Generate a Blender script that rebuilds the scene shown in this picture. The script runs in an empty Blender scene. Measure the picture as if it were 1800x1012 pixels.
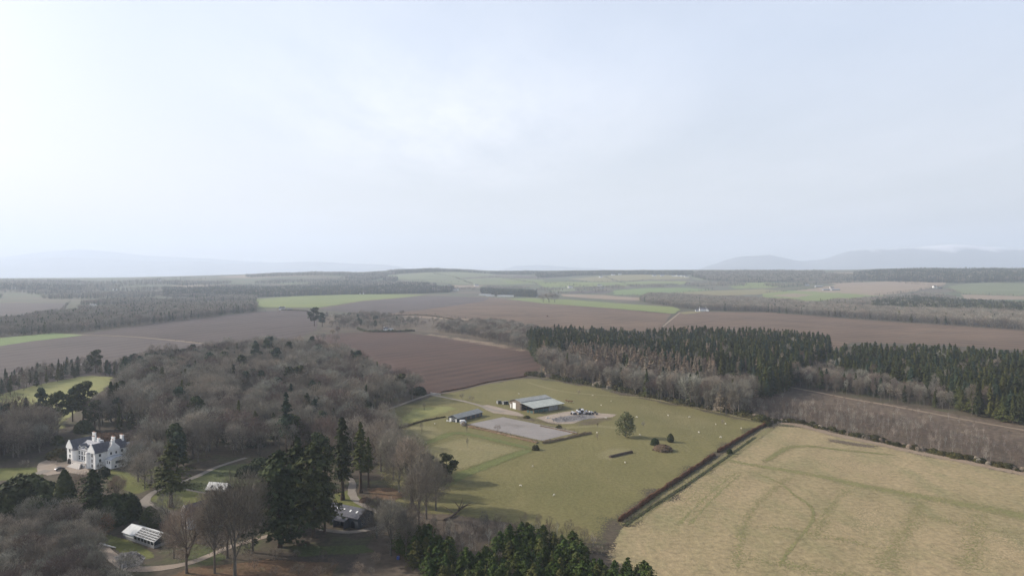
import bpy, math, random
import numpy as np
from mathutils import Vector, Matrix, geometry
R = math.radians
sc = bpy.context.scene
COL = sc.collection

# ------------------------------------------------------------------ camera
CAM_H = 100.0
HOR = 478.0            # row of the true horizon in the 1800 x 1012 photograph
FP = 1200.0            # focal length in photograph pixels
cam = bpy.data.cameras.new('camera')
cam.sensor_width = 36.0
cam.lens = 24.0
cam.clip_start = 1.0
cam.clip_end = 60000.0
camo = bpy.data.objects.new('camera', cam)
COL.objects.link(camo)
camo.location = (0, 0, CAM_H)
camo.rotation_euler = (R(90) - math.atan((506 - HOR) / FP), 0, 0)
sc.camera = camo

# ------------------------------------------------------------------ light
SUN_AZ = R(-75)        # to the left of the view axis
SUN_EL = R(28)
world = bpy.data.worlds.new('World')
sc.world = world
world.use_nodes = True
wn, wl = world.node_tree.nodes, world.node_tree.links
wn.clear()
wout = wn.new('ShaderNodeOutputWorld')
bg = wn.new('ShaderNodeBackground')
sky = wn.new('ShaderNodeTexSky')
sky.sky_type = 'NISHITA'
sky.sun_disc = False
sky.sun_elevation = SUN_EL
sky.sun_rotation = SUN_AZ
sky.altitude = 100
sky.air_density = 1.2
sky.dust_density = 4.0
sky.ozone_density = 1.0
bg.inputs['Strength'].default_value = 0.122
# thin high cirrus veil mixed into the sky by direction
tc = wn.new('ShaderNodeTexCoord')
sep = wn.new('ShaderNodeSeparateXYZ')
wl.new(tc.outputs['Generated'], sep.inputs[0])
def wmath(op, a, b=None, clamp=False):
    n = wn.new('ShaderNodeMath'); n.operation = op; n.use_clamp = clamp
    for i, v in enumerate((a, b)):
        if v is None: continue
        if isinstance(v, (int, float)): n.inputs[i].default_value = v
        else: wl.new(v, n.inputs[i])
    return n.outputs[0]
zc = wmath('ADD', sep.outputs['Z'], 0.06)
cx_ = wmath('DIVIDE', sep.outputs['X'], zc)
cy_ = wmath('DIVIDE', sep.outputs['Y'], zc)
comb = wn.new('ShaderNodeCombineXYZ')
wl.new(cx_, comb.inputs[0]); wl.new(cy_, comb.inputs[1])
def wnoise(scale, detail, off, sx, sy, rot):
    mp = wn.new('ShaderNodeMapping')
    mp.inputs['Location'].default_value = off
    mp.inputs['Rotation'].default_value = (0, 0, rot)
    mp.inputs['Scale'].default_value = (sx, sy, 1)
    wl.new(comb.outputs[0], mp.inputs['Vector'])
    n = wn.new('ShaderNodeTexNoise')
    n.inputs['Scale'].default_value = scale
    n.inputs['Detail'].default_value = detail
    n.inputs['Roughness'].default_value = 0.6
    wl.new(mp.outputs[0], n.inputs['Vector'])
    return n.outputs['Fac']
n1 = wnoise(0.55, 7, (3.1, 1.2, 0), 1.0, 0.55, R(-25))
# one wisp patch straight ahead, about 15 degrees up
dx = wmath('MULTIPLY', wmath('ADD', cx_, 0.35), 0.95)
dy = wmath('MULTIPLY', wmath('SUBTRACT', cy_, 3.75), 0.62)
rr = wmath('SQRT', wmath('ADD', wmath('MULTIPLY', dx, dx), wmath('MULTIPLY', dy, dy)))
patch = wmath('SUBTRACT', 1.0, wmath('MULTIPLY', rr, 0.8), True)
n2 = wnoise(1.5, 9, (7.3, 4.4, 0), 1.0, .42, R(-38))
wis = wmath('MULTIPLY', patch, wmath('MULTIPLY', wmath('SUBTRACT', n2, 0.33, True), 3.2), True)
veil = wmath('MULTIPLY', wmath('SUBTRACT', n1, 0.30, True), 0.55, True)
cov = wmath('ADD', veil, 0.52, True)
# the veil is thickest low down; thinned above the view to cut ambient light
zf = wn.new('ShaderNodeMapRange'); zf.inputs[1].default_value = 0.36; zf.inputs[2].default_value = 0.72; zf.inputs[3].default_value = 1; zf.inputs[4].default_value = 0.08
wl.new(sep.outputs['Z'], zf.inputs[0]); cov = wmath('MULTIPLY', cov, zf.outputs[0])
zr_ = wn.new('ShaderNodeMapRange'); zr_.inputs[1].default_value = 0.02; zr_.inputs[2].default_value = 0.30
wl.new(sep.outputs['Z'], zr_.inputs[0])
vcol = wn.new('ShaderNodeMix'); vcol.data_type = 'RGBA'; wl.new(zr_.outputs[0], vcol.inputs[0])
vcol.inputs[6].default_value = (6.7, 6.5, 6.6, 1); vcol.inputs[7].default_value = (5.7, 6.2, 7.3, 1)
mixc = wn.new('ShaderNodeMix'); mixc.data_type = 'RGBA'
wl.new(cov, mixc.inputs[0])
wl.new(sky.outputs[0], mixc.inputs[6])
wl.new(vcol.outputs[2], mixc.inputs[7])
mixw = wn.new('ShaderNodeMix'); mixw.data_type = 'RGBA'
wl.new(wmath('MULTIPLY', wis, 0.45), mixw.inputs[0]); wl.new(mixc.outputs[2], mixw.inputs[6]); mixw.inputs[7].default_value = (9.6, 9.4, 9.3, 1)
wl.new(mixw.outputs[2], bg.inputs['Color'])
wl.new(bg.outputs[0], wout.inputs['Surface'])

sun = bpy.data.lights.new('sun', 'SUN')
sun.energy = 5.0
sun.angle = R(0.7)
sun.color = (1.0, 0.94, 0.85)
suno = bpy.data.objects.new('sun', sun)
COL.objects.link(suno)
sdir = Vector((math.sin(SUN_AZ) * math.cos(SUN_EL), math.cos(SUN_AZ) * math.cos(SUN_EL), math.sin(SUN_EL)))
suno.rotation_euler = sdir.to_track_quat('Z', 'Y').to_euler()
suno.location = (0, 0, 400)

sc.view_settings.view_transform = 'Standard'
sc.view_settings.look = 'None'
sc.view_settings.exposure = 0.36
sc.view_settings.gamma = 1.0
sc.view_settings.use_curve_mapping = False
sc.cycles.max_bounces = 6
sc.cycles.transparent_max_bounces = 12
sc.cycles.diffuse_bounces = 2
sc.cycles.volume_bounces = 3
sc.cycles.use_denoising = True

# ------------------------------------------------------------------ terrain height and pixel -> ground
RIDGE = [(-2000, 300, 0), ]
_az = lambda u: math.atan((u - 900) / FP)
_rows = [(0, 489), (200, 488), (330, 485), (430, 482), (480, 480), (560, 479), (640, 478), (700, 474), (750, 471.5), (810, 473), (870, 476),
         (960, 475.5), (1100, 474.5), (1230, 474), (1400, 474.5), (1500, 474), (1560, 472), (1650, 470.5), (1700, 472), (1750, 470.5), (1800, 472.5)]
RD = 6500.0
_ra = np.array([_az(-900)] + [_az(u) for u, _ in _rows] + [_az(3200)])
_rz = np.array([0.0] + [CAM_H - (r - HOR) / FP * RD * math.cos(_az(u)) for u, r in _rows] + [60.0])
def H(x, y):
    x = np.asarray(x, float); y = np.asarray(y, float)
    d = np.hypot(x, y); az = np.arctan2(x, y)
    zr = np.interp(az, _ra, _rz) * (np.cos(az / 2) > 0.55)
    t = np.clip((d - 2500) / (RD - 2500), 0, 1); s = t * t * (3 - 2 * t)
    t2 = np.clip((d - RD) / 2200, 0, 1); f = 1 - t2 * t2 * (3 - 2 * t2)
    bump = 7.0 * np.sin(x / 390 + 1.3) * np.sin(y / 520 + .4) + 4.0 * np.sin(x / 170 + y / 310)
    g = np.clip((d - 2900) / 1200, 0, 1) * np.clip((6200 - d) / 900, 0, 1)
    return zr * s * f + bump * g
def G(u, v, near=None):
    """photograph pixel -> point on the terrain"""
    dx, dz = (u - 900) / FP, -(v - HOR) / FP
    if dz < -0.045:
        t = CAM_H / -dz
        return (dx * t, t, 0.0)
    t = 1500.0
    while t < 9000:
        z = CAM_H + dz * t
        if z <= float(H(dx * t, t)): break
        t += 12
    return (dx * t, t, float(H(dx * t, t)))
def mpp(v):            # metres per photograph pixel at a ground row
    return 100.0 / (v - HOR)

# ------------------------------------------------------------------ materials
MATS = {}
def nodes(name):
    m = bpy.data.materials.new(name); m.use_nodes = True
    nt = m.node_tree; b = nt.nodes['Principled BSDF']
    b.inputs['Roughness'].default_value = 0.9
    b.inputs['Specular IOR Level'].default_value = 0.15
    return m, nt, b
def rgb(c): return (c[0], c[1], c[2], 1)
def N_noise(nt, vec, scale, detail=4, rough=.6):
    n = nt.nodes.new('ShaderNodeTexNoise'); n.inputs['Scale'].default_value = scale
    n.inputs['Detail'].default_value = detail; n.inputs['Roughness'].default_value = rough
    nt.links.new(vec, n.inputs['Vector']); return n.outputs['Fac']
def N_ramp(nt, fac, lo, hi):
    n = nt.nodes.new('ShaderNodeMapRange'); n.inputs[1].default_value = lo; n.inputs[2].default_value = hi
    nt.links.new(fac, n.inputs[0]); return n.outputs[0]
def N_mix(nt, fac, a, b, mode='MIX'):
    n = nt.nodes.new('ShaderNodeMix'); n.data_type = 'RGBA'; n.blend_type = mode
    for s, v in ((0, fac), (6, a), (7, b)):
        if isinstance(v, (int, float)): n.inputs[s].default_value = v
        elif isinstance(v, (tuple, list)): n.inputs[s].default_value = rgb(v)
        else: nt.links.new(v, n.inputs[s])
    return n.outputs[2]
def N_math(nt, op, a, b=None):
    n = nt.nodes.new('ShaderNodeMath'); n.operation = op
    for i, v in enumerate((a, b)):
        if v is None: continue
        if isinstance(v, (int, float)): n.inputs[i].default_value = v
        else: nt.links.new(v, n.inputs[i])
    return n.outputs[0]
def N_map(nt, vec, rot=0, sx=1, sy=1, loc=(0, 0, 0)):
    n = nt.nodes.new('ShaderNodeMapping'); n.inputs['Rotation'].default_value = (0, 0, rot)
    n.inputs['Scale'].default_value = (sx, sy, 1); n.inputs['Location'].default_value = loc
    nt.links.new(vec, n.inputs['Vector']); return n.outputs[0]
GK = .70
def ground_mat(name, c1, c2, c3=None, big=0.012, mid=0.08, fine=0.7, rows=None, streak=None, c3amt=.5, fineamt=.35):
    """soil or grass: broad patches c1/c2, a second patch colour c3, fine mottling, optional drill rows (angle, spacing, strength)"""
    m, nt, b = nodes(name)
    c1, c2, c3 = [tuple(x * GK for x in c) if c else c for c in (c1, c2, c3)]
    tc = nt.nodes.new('ShaderNodeTexCoord'); v = tc.outputs['Object']
    a = N_ramp(nt, N_noise(nt, v, big, 5, .62), .36, .64)
    col = N_mix(nt, a, c1, c2)
    if c3:
        vv = N_map(nt, v, streak[0], 1, streak[1], (31, 7, 0)) if streak else v
        k = N_ramp(nt, N_noise(nt, vv, mid, 6, .65), .48, .72)
        col = N_mix(nt, N_math(nt, 'MULTIPLY', k, c3amt), col, c3)
    f = N_ramp(nt, N_noise(nt, v, fine, 3, .7), .25, .75)
    fm = N_mix(nt, f, (1 - fineamt,) * 3, (1 + fineamt,) * 3)
    col = N_mix(nt, 1.0, col, fm, 'MULTIPLY')
    if rows:
        ang, sp, st = rows
        rv = N_map(nt, v, ang)
        w = nt.nodes.new('ShaderNodeTexWave'); w.wave_type = 'BANDS'; w.bands_direction = 'Y'
        w.inputs['Scale'].default_value = 0.314 / sp * 1.0
        w.inputs['Distortion'].default_value = 1.2; w.inputs['Detail'].default_value = 2; w.inputs['Detail Scale'].default_value = .3
        nt.links.new(rv, w.inputs['Vector'])
        amp = N_ramp(nt, N_noise(nt, v, .01, 3), .4, .65)
        wm = N_math(nt, 'MULTIPLY', w.outputs['Fac'], N_math(nt, 'ADD', N_math(nt, 'MULTIPLY', amp, st), st * .25))
        col = N_mix(nt, 1.0, col, N_mix(nt, wm, (1, 1, 1), (.25, .25, .25)), 'MULTIPLY')
    nt.links.new(col, b.inputs['Base Color'])
    bp = nt.nodes.new('ShaderNodeBump'); bp.inputs['Strength'].default_value = .5; bp.inputs['Distance'].default_value = .4
    nt.links.new(f, bp.inputs['Height']); nt.links.new(bp.outputs[0], b.inputs['Normal'])
    # frayed borders: the sheet thins out into what lies below it
    at = nt.nodes.new('ShaderNodeAttribute'); at.attribute_name = 'edge'
    # (tuft by tuft, so the lower sheet is never left in a film of shade)
    ns = N_ramp(nt, N_noise(nt, v, 1.1, 3, .6), .32, .68)
    nb = N_noise(nt, v, .12, 4, .65)
    thr = N_math(nt, 'MULTIPLY', at.outputs['Fac'], N_math(nt, 'ADD', N_math(nt, 'MULTIPLY', nb, 1.6), .2))
    al = N_math(nt, 'LESS_THAN', ns, thr)
    tr = nt.nodes.new('ShaderNodeBsdfTransparent'); mx = nt.nodes.new('ShaderNodeMixShader')
    nt.links.new(al, mx.inputs[0]); nt.links.new(tr.outputs[0], mx.inputs[1]); nt.links.new(b.outputs[0], mx.inputs[2])
    nt.links.new(mx.outputs[0], nt.nodes['Material Output'].inputs['Surface'])
    MATS[name] = m; return m
def flat_mat(name, c, rough=.8, var=.12, scale=.6, spec=.2, metal=0, objvar=0):
    m, nt, b = nodes(name)
    tc = nt.nodes.new('ShaderNodeTexCoord')
    f = N_noise(nt, tc.outputs['Object'], scale, 5, .65)
    k = N_mix(nt, N_ramp(nt, f, .3, .7), (1 - var,) * 3, (1 + var,) * 3)
    col = N_mix(nt, 1.0, c, k, 'MULTIPLY')
    nt.links.new(col, b.inputs['Base Color'])
    b.inputs['Roughness'].default_value = rough; b.inputs['Specular IOR Level'].default_value = spec
    b.inputs['Metallic'].default_value = metal
    MATS[name] = m; return m
def leaf_mat(name, c1, c2, scale=.35, objvar=.3, contrast=.35, rough=.85):
    """foliage or twigs: two tints in clumps, and each tree a little different"""
    m, nt, b = nodes(name)
    tc = nt.nodes.new('ShaderNodeTexCoord')
    oi = nt.nodes.new('ShaderNodeObjectInfo')
    col = N_mix(nt, N_ramp(nt, N_noise(nt, tc.outputs['Object'], scale, 3, .6), .35, .65), c1, c2)
    br = N_mix(nt, oi.outputs['Random'], (1 - objvar,) * 3, (1 + objvar,) * 3)
    col = N_mix(nt, 1.0, col, br, 'MULTIPLY')
    h = N_math(nt, 'FRACT', N_math(nt, 'MULTIPLY', oi.outputs['Random'], 17.31))
    hue = N_mix(nt, h, (1.07, .99, .93), (.95, 1.03, 1.0))
    col = N_mix(nt, 1.0, col, hue, 'MULTIPLY')
    nt.links.new(col, b.inputs['Base Color'])
    b.inputs['Roughness'].default_value = rough; b.inputs['Specular IOR Level'].default_value = .1
    MATS[name] = m; return m

# ------------------------------------------------------------------ object helpers
def tag(o, label=None, cat=None, group=None, kind=None):
    if label: o['label'] = label
    if cat: o['category'] = cat
    if group: o['group'] = group
    if kind: o['kind'] = kind
    return o
def mesh_np(name, V, F, mats, mi=None, smooth=False):
    """V (n,3), F (m,3) or (m,4) arrays"""
    V = np.asarray(V, np.float32); F = np.asarray(F, np.int32)
    me = bpy.data.meshes.new(name); k = F.shape[1]
    me.vertices.add(len(V)); me.vertices.foreach_set('co', V.ravel())
    me.loops.add(F.size); me.loops.foreach_set('vertex_index', F.ravel())
    me.polygons.add(len(F)); me.polygons.foreach_set('loop_start', np.arange(0, F.size, k, dtype=np.int32))
    if mi is not None: me.polygons.foreach_set('material_index', np.asarray(mi, np.int32))
    if smooth: me.polygons.foreach_set('use_smooth', np.ones(len(F), bool))
    for m in (mats if isinstance(mats, (list, tuple)) else [mats]): me.materials.append(m)
    me.update(calc_edges=True); me.validate()
    return me
def link(name, me, parent=None):
    o = bpy.data.objects.new(name, me); COL.objects.link(o)
    if parent: o.parent = parent
    return o
def empty(name, loc, rz=0, s=1):
    o = bpy.data.objects.new(name, None); COL.objects.link(o)
    o.location = loc; o.rotation_euler = (0, 0, rz); o.scale = (s, s, s); o.empty_display_size = 1
    return o
class MB:
    """collects boxes, quads and prisms into one mesh"""
    def __init__(s): s.V = []; s.F = []
    def poly(s, pts):
        i = len(s.V); s.V += [tuple(p) for p in pts]; s.F.append(tuple(range(i, i + len(pts)))); return s
    def box(s, x0, x1, y0, y1, z0, z1):
        i = len(s.V)
        s.V += [(x0, y0, z0), (x1, y0, z0), (x1, y1, z0), (x0, y1, z0), (x0, y0, z1), (x1, y0, z1), (x1, y1, z1), (x0, y1, z1)]
        s.F += [tuple(i + k for k in f) for f in ((0, 3, 2, 1), (4, 5, 6, 7), (0, 1, 5, 4), (1, 2, 6, 5), (2, 3, 7, 6), (3, 0, 4, 7))]
        return s
    def prism(s, prof, a0, a1, axis='x'):
        """extrude a profile; axis x: prof=(y,z) along x; axis y: prof=(x,z) along y; axis z: prof=(x,y) up"""
        n = len(prof); i = len(s.V)
        for a in (a0, a1):
            for p, q in prof: s.V.append((a, p, q) if axis == 'x' else (p, a, q) if axis == 'y' else (p, q, a))
        s.F.append(tuple(i + k for k in range(n))[::-1]); s.F.append(tuple(i + n + k for k in range(n)))
        for k in range(n):
            j = (k + 1) % n; s.F.append((i + k, i + j, i + n + j, i + n + k))
        return s
    def bar(s, a, b, r, n=5):
        a = Vector(a); b = Vector(b); d = (b - a).normalized()
        u = d.orthogonal().normalized(); w = d.cross(u); i = len(s.V)
        for p in (a, b):
            for k in range(n):
                t = 2 * math.pi * k / n; s.V.append(tuple(p + (u * math.cos(t) + w * math.sin(t)) * r))
        for k in range(n): s.F.append((i + k, i + (k + 1) % n, i + n + (k + 1) % n, i + n + k))
        s.F.append(tuple(i + k for k in range(n))[::-1]); s.F.append(tuple(i + n + k for k in range(n)))
        return s
    def cyl(s, c, r, z0, z1, n=12, r1=None):
        r1 = r if r1 is None else r1
        i = len(s.V)
        for z, rr in ((z0, r), (z1, r1)):
            for k in range(n):
                t = 2 * math.pi * k / n; s.V.append((c[0] + rr * math.cos(t), c[1] + rr * math.sin(t), z))
        for k in range(n): s.F.append((i + k, i + (k + 1) % n, i + n + (k + 1) % n, i + n + k))
        s.F.append(tuple(i + k for k in range(n))[::-1]); s.F.append(tuple(i + n + k for k in range(n)))
        return s
    def build(s, name, mat, parent=None, smooth=False):
        import bmesh
        me = bpy.data.meshes.new(name); me.from_pydata(s.V, [], s.F)
        bm = bmesh.new(); bm.from_mesh(me); bmesh.ops.recalc_face_normals(bm, faces=bm.faces); bm.to_mesh(me); bm.free()
        for m in (mat if isinstance(mat, (list, tuple)) else [mat]): me.materials.append(MATS[m] if isinstance(m, str) else m)
        if smooth: me.polygons.foreach_set('use_smooth', [True] * len(me.polygons))
        me.update(); return link(name, me, parent)

def inside(poly, x, y):
    x = np.asarray(x); y = np.asarray(y); r = np.zeros(x.shape, bool); n = len(poly)
    for i in range(n):
        x0, y0 = poly[i][:2]; x1, y1 = poly[(i + 1) % n][:2]
        c = ((y0 > y) != (y1 > y)) & (x < (x1 - x0) * (y - y0) / (y1 - y0 + 1e-12) + x0)
        r ^= c
    return r
def W(px): return [G(u, v)[:2] for u, v in px]

# ------------------------------------------------------------------ ground sheets
ground_mat('m_wood', (.075, .058, .042), (.11, .085, .055), (.10, .11, .045), big=.02, mid=.06, fine=.5, c3amt=.5)
ground_mat('m_far', (.16, .15, .10), (.20, .19, .11), (.09, .12, .05), big=.0022, mid=.006, fine=.05, c3amt=.8)
ground_mat('m_pasture', (.192, .172, .068), (.228, .200, .080), (.285, .235, .105), big=.014, mid=.07, fine=.5, streak=(R(40), .5), c3amt=.4, fineamt=.22)
ground_mat('m_pasture_dry', (.30, .255, .125), (.26, .23, .105), (.20, .19, .08), big=.03, mid=.1, fine=.6, c3amt=.45, fineamt=.22)
ground_mat('m_pasture_green', (.165, .18, .06), (.19, .20, .07), (.15, .155, .06), big=.03, mid=.1, fine=.6, fineamt=.25)
ground_mat('m_stubble', (.435, .335, .19), (.36, .29, .155), (.27, .25, .12), big=.016, mid=.06, fine=.4, rows=(R(-55), 17, .10), streak=(R(41), .4), c3amt=.85, fineamt=.3)
ground_mat('m_stubble_green', (.255, .245, .10), (.29, .265, .115), (.33, .285, .14), big=.05, mid=.12, fine=.5, fineamt=.2)
ground_mat('m_mud', (.15, .115, .08), (.22, .17, .12), (.12, .10, .07), big=.08, mid=.2, fine=.8, fineamt=.3)
ground_mat('m_plough', (.125, .070, .050), (.09, .054, .042), (.175, .105, .070), big=.006, mid=.02, fine=.3, rows=(R(-52), 20, .38), streak=(R(-52), 9), c3amt=.5, fineamt=.15)
ground_mat('m_plough2', (.12, .088, .076), (.098, .072, .064), (.145, .105, .085), big=.004, mid=.012, fine=.2, rows=(R(-76), 30, .5), streak=(R(-76), 8), c3amt=.5, fineamt=.12)
ground_mat('m_plough3', (.215, .142, .092), (.172, .113, .075), (.30, .205, .135), big=.003, mid=.01, fine=.15, rows=(R(50), 34, .55), streak=(R(50), 10), c3amt=.6, fineamt=.12)
ground_mat('m_plough_grey', (.125, .098, .09), (.145, .113, .10), (.16, .122, .10), big=.004, mid=.012, fine=.2, rows=(R(-77), 26, .5), streak=(R(-77), 8), c3amt=.4, fineamt=.12)
ground_mat('m_tan', (.36, .27, .19), (.31, .235, .165), (.40, .31, .22), big=.01, mid=.03, fine=.3, fineamt=.12)
ground_mat('m_green', (.24, .275, .085), (.20, .245, .08), (.27, .28, .11), big=.004, mid=.012, fine=.1, fineamt=.12)
ground_mat('m_green_bright', (.21, .28, .10), (.19, .25, .09), (.23, .28, .11), big=.004, mid=.02, fine=.1, fineamt=.12)
ground_mat('m_green_pale', (.22, .24, .13), (.18, .20, .10), (.26, .25, .15), big=.003, mid=.01, fine=.1, fineamt=.12)
ground_mat('m_field_yellow', (.31, .30, .11), (.27, .27, .10), (.24, .25, .09), big=.015, mid=.06, fine=.3, fineamt=.16)
ground_mat('m_clearfell', (.13, .098, .072), (.175, .13, .095), (.26, .20, .135), big=.02, mid=.09, fine=.35, c3amt=.7, fineamt=.5)
ground_mat('m_heath', (.13, .10, .075), (.17, .13, .09), (.20, .165, .10), big=.006, mid=.03, fine=.3, c3amt=.6, fineamt=.3)
ground_mat('m_gravel', (.42, .34, .27), (.50, .41, .33), (.33, .25, .19), big=.05, mid=.25, fine=2.0, c3amt=.6, fineamt=.14)
ground_mat('m_arena', (.34, .305, .285), (.385, .35, .325), (.29, .265, .25), big=.05, mid=.15, fine=1.2, streak=(R(-43), 3), c3amt=.6, fineamt=.12)
ground_mat('m_road', (.33, .285, .24), (.38, .33, .275), (.27, .23, .18), big=.05, mid=.3, fine=2, fineamt=.12)
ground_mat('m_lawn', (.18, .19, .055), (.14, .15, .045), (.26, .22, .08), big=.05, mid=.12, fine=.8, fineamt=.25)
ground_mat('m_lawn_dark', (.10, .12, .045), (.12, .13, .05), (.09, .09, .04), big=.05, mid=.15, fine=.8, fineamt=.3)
ground_mat('m_bracken', (.22, .125, .07), (.17, .11, .065), (.15, .13, .06), big=.05, mid=.2, fine=1.0, fineamt=.4)
ground_mat('m_rubble', (.30, .28, .27), (.18, .16, .15), (.42, .40, .38), big=.15, mid=.6, fine=1.5, c3amt=.8, fineamt=.4)
ground_mat('m_hill', (.11, .12, .10), (.09, .10, .09), (.16, .15, .12), big=.0004, mid=.0015, fine=.01, c3amt=.6)

ground_mat('m_straw', (.54, .42, .25), (.48, .37, .21), (.40, .33, .17), big=.03, mid=.1, fine=.5, fineamt=.2)
def terrain():
    rs = np.concatenate([np.linspace(0, 400, 6), np.linspace(500, 2400, 12), np.linspace(2500, 9000, 131), np.linspace(9500, 24000, 20)])
    az = np.radians(np.concatenate([np.arange(-180, -60, 6), np.arange(-60, 60, .6), np.arange(60, 181, 6)]))
    rr, aa = np.meshgrid(rs, az, indexing='ij')
    X = rr * np.sin(aa); Y = rr * np.cos(aa); Z = H(X, Y)
    V = np.stack([X.ravel(), Y.ravel(), Z.ravel()], 1); n = len(az)
    i, j = np.meshgrid(np.arange(len(rs) - 1), np.arange(n - 1), indexing='ij')
    a = (i * n + j).ravel()
    F = np.stack([a, a + 1, a + n + 1, a + n], 1)[:, ::-1]
    o = link('ground', mesh_np('ground', V, F, MATS['m_wood2'], smooth=True))
    tag(o, 'broad brown and green countryside ground running to the horizon', 'ground', kind='structure')
# wood floor near, green-brown farmland far away, mixed by distance along the plain
m, nt, b = nodes('m_wood2')
tcx = nt.nodes.new('ShaderNodeTexCoord'); vv = tcx.outputs['Object']
near = N_mix(nt, N_ramp(nt, N_noise(nt, vv, .02, 5), .38, .62), (.060, .047, .036), (.088, .070, .046))
near = N_mix(nt, N_ramp(nt, N_noise(nt, vv, .07, 4), .5, .7), near, (.075, .08, .035))
far = N_mix(nt, N_ramp(nt, N_noise(nt, vv, .0018, 5), .4, .6), (.095, .085, .06), (.08, .10, .045))
far = N_mix(nt, N_ramp(nt, N_noise(nt, vv, .006, 4), .52, .6), far, (.125, .10, .07))
sp = nt.nodes.new('ShaderNodeSeparateXYZ'); nt.links.new(vv, sp.inputs[0])
col = N_mix(nt, N_ramp(nt, sp.outputs['Y'], 1300, 2300), near, far)
f = N_noise(nt, vv, .5, 4, .7)
col = N_mix(nt, 1.0, col, N_mix(nt, N_ramp(nt, f, .25, .75), (.6,) * 3, (1.4,) * 3), 'MULTIPLY')
nt.links.new(col, b.inputs['Base Color'])
MATS['m_wood2'] = m
terrain()

_rs = random.Random(5)
def ragged(pts, step, amp):
    out = []
    n = len(pts)
    for i in range(n):
        a = Vector(pts[i]); c = Vector(pts[(i + 1) % n]); L = (c - a).length
        k = max(1, min(60, int(L / step))); d = (c - a); nn = Vector((-d.y, d.x)).normalized() if L > 0 else Vector((0, 0))
        for j in range(k):
            p = a + d * (j / k)
            if j: p = p + nn * _rs.uniform(-amp, amp)
            out.append((p.x, p.y))
    return out
def edist(P, x, y):
    P = np.array(P); Q = np.roll(P, -1, 0); d = np.full(len(x), 1e9)
    for (ax, ay), (bx, by) in zip(P, Q):
        L = (bx - ax) ** 2 + (by - ay) ** 2 + 1e-9; t = np.clip(((x - ax) * (bx - ax) + (y - ay) * (by - ay)) / L, 0, 1)
        d = np.minimum(d, np.hypot(x - ax - t * (bx - ax), y - ay - t * (by - ay)))
    return d
def put_edge(me, e):
    at = me.attributes.new('edge', 'FLOAT', 'POINT'); at.data.foreach_set('value', np.asarray(e, np.float32))
def drape(name, pts, mat, off, rag=True, feather=0, amax=3.0):
    dmax = max(math.hypot(*p) for p in pts); dm = sum(math.hypot(*p) for p in pts) / len(pts)
    amp = .9 if dm < 700 else dm * .0016
    P = ragged(pts, max(9, dm * .012), amp) if rag else list(pts)
    n = len(P); extra = []
    xs = [p[0] for p in P]; ys = [p[1] for p in P]
    size = max(max(xs) - min(xs), max(ys) - min(ys))
    if dmax > 2450 or feather:
        st = 55
        if dmax > 2450: off = .5 + off * 3
        if feather: st = max(feather * .7, min(st, size / 14)) if dmax < 2450 else 55
        gx, gy = np.meshgrid(np.arange(min(xs), max(xs), st), np.arange(min(ys), max(ys), st))
        gx = gx.ravel(); gy = gy.ravel(); k = inside(P, gx, gy); gx = gx[k]; gy = gy[k]
        if feather: k = edist(P, gx, gy) > .3 * feather; gx = gx[k]; gy = gy[k]
        extra = list(zip(gx.tolist(), gy.tolist()))
    vs = [Vector(p) for p in P + extra]
    r = geometry.delaunay_2d_cdt(vs, [(i, (i + 1) % n) for i in range(n)], [], 1, 1e-4)
    co = np.array([tuple(v) for v in r[0]])
    T = np.array([f for f in r[2] if len(f) == 3]); c = co[T].mean(1)
    T = T[inside(P, c[:, 0], c[:, 1])]
    a = co[T[:, 1]] - co[T[:, 0]]; bb = co[T[:, 2]] - co[T[:, 0]]
    fl = (a[:, 0] * bb[:, 1] - a[:, 1] * bb[:, 0]) < 0
    T[fl] = T[fl][:, ::-1]
    V = np.column_stack([co, H(co[:, 0], co[:, 1]) + off])
    me = mesh_np(name, V, T, MATS[mat])
    put_edge(me, np.full(len(co), amax) if not feather else np.clip(edist(P, co[:, 0], co[:, 1]) / feather, 0, 1) * amax)
    return link(name, me)
_sl = [0]
def field(name, px, mat, layer, label, world=False, rag=True, feather=None, amax=3.0):
    pts = px if world else W(px)
    dm = sum(math.hypot(*p) for p in pts) / len(pts)
    if feather is None: feather = dict(grass_patch=7, bare_patch=6, lawn=3.5, bracken=5, scrub_ground=8, rubble_ground=2.5, yard=3, gravel_drive=1.5, headland=dm * .012, far_field=0, scrubland=20, meadow=3, clearfell_ground=2, pasture=1.5, stubble_field=2).get(name, 0)
    if name in ('grass_patch', 'bare_patch') and amax == 3.0: amax = 1.1
    _sl[0] += 1; o = drape(name, pts, mat, .03 * (layer - .4 * ((_sl[0] * .37) % 1)), rag, feather, amax)
    return tag(o, label, name.replace('_', ' '), kind='structure')
def ribbon_pts(pts, w):
    """world polyline -> smoothed line and widths"""
    P = [Vector(p[:2]) for p in pts]; n = len(P)
    ws = w if isinstance(w, (list, tuple)) else [w] * n
    Q = []; Wd = []
    for i in range(n - 1):
        p0 = P[max(0, i - 1)]; p1 = P[i]; p2 = P[i + 1]; p3 = P[min(n - 1, i + 2)]
        k = max(3, min(20, int((p2 - p1).length / 4)))
        for j in range(k):
            t = j / k
            q = .5 * ((2 * p1) + (p2 - p0) * t + (2 * p0 - 5 * p1 + 4 * p2 - p3) * t * t + (3 * p1 - p0 - 3 * p2 + p3) * t ** 3)
            Q.append(q); Wd.append(ws[i] * (1 - t) + ws[i + 1] * t)
    Q.append(P[-1]); Wd.append(ws[-1])
    return Q, Wd
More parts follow.
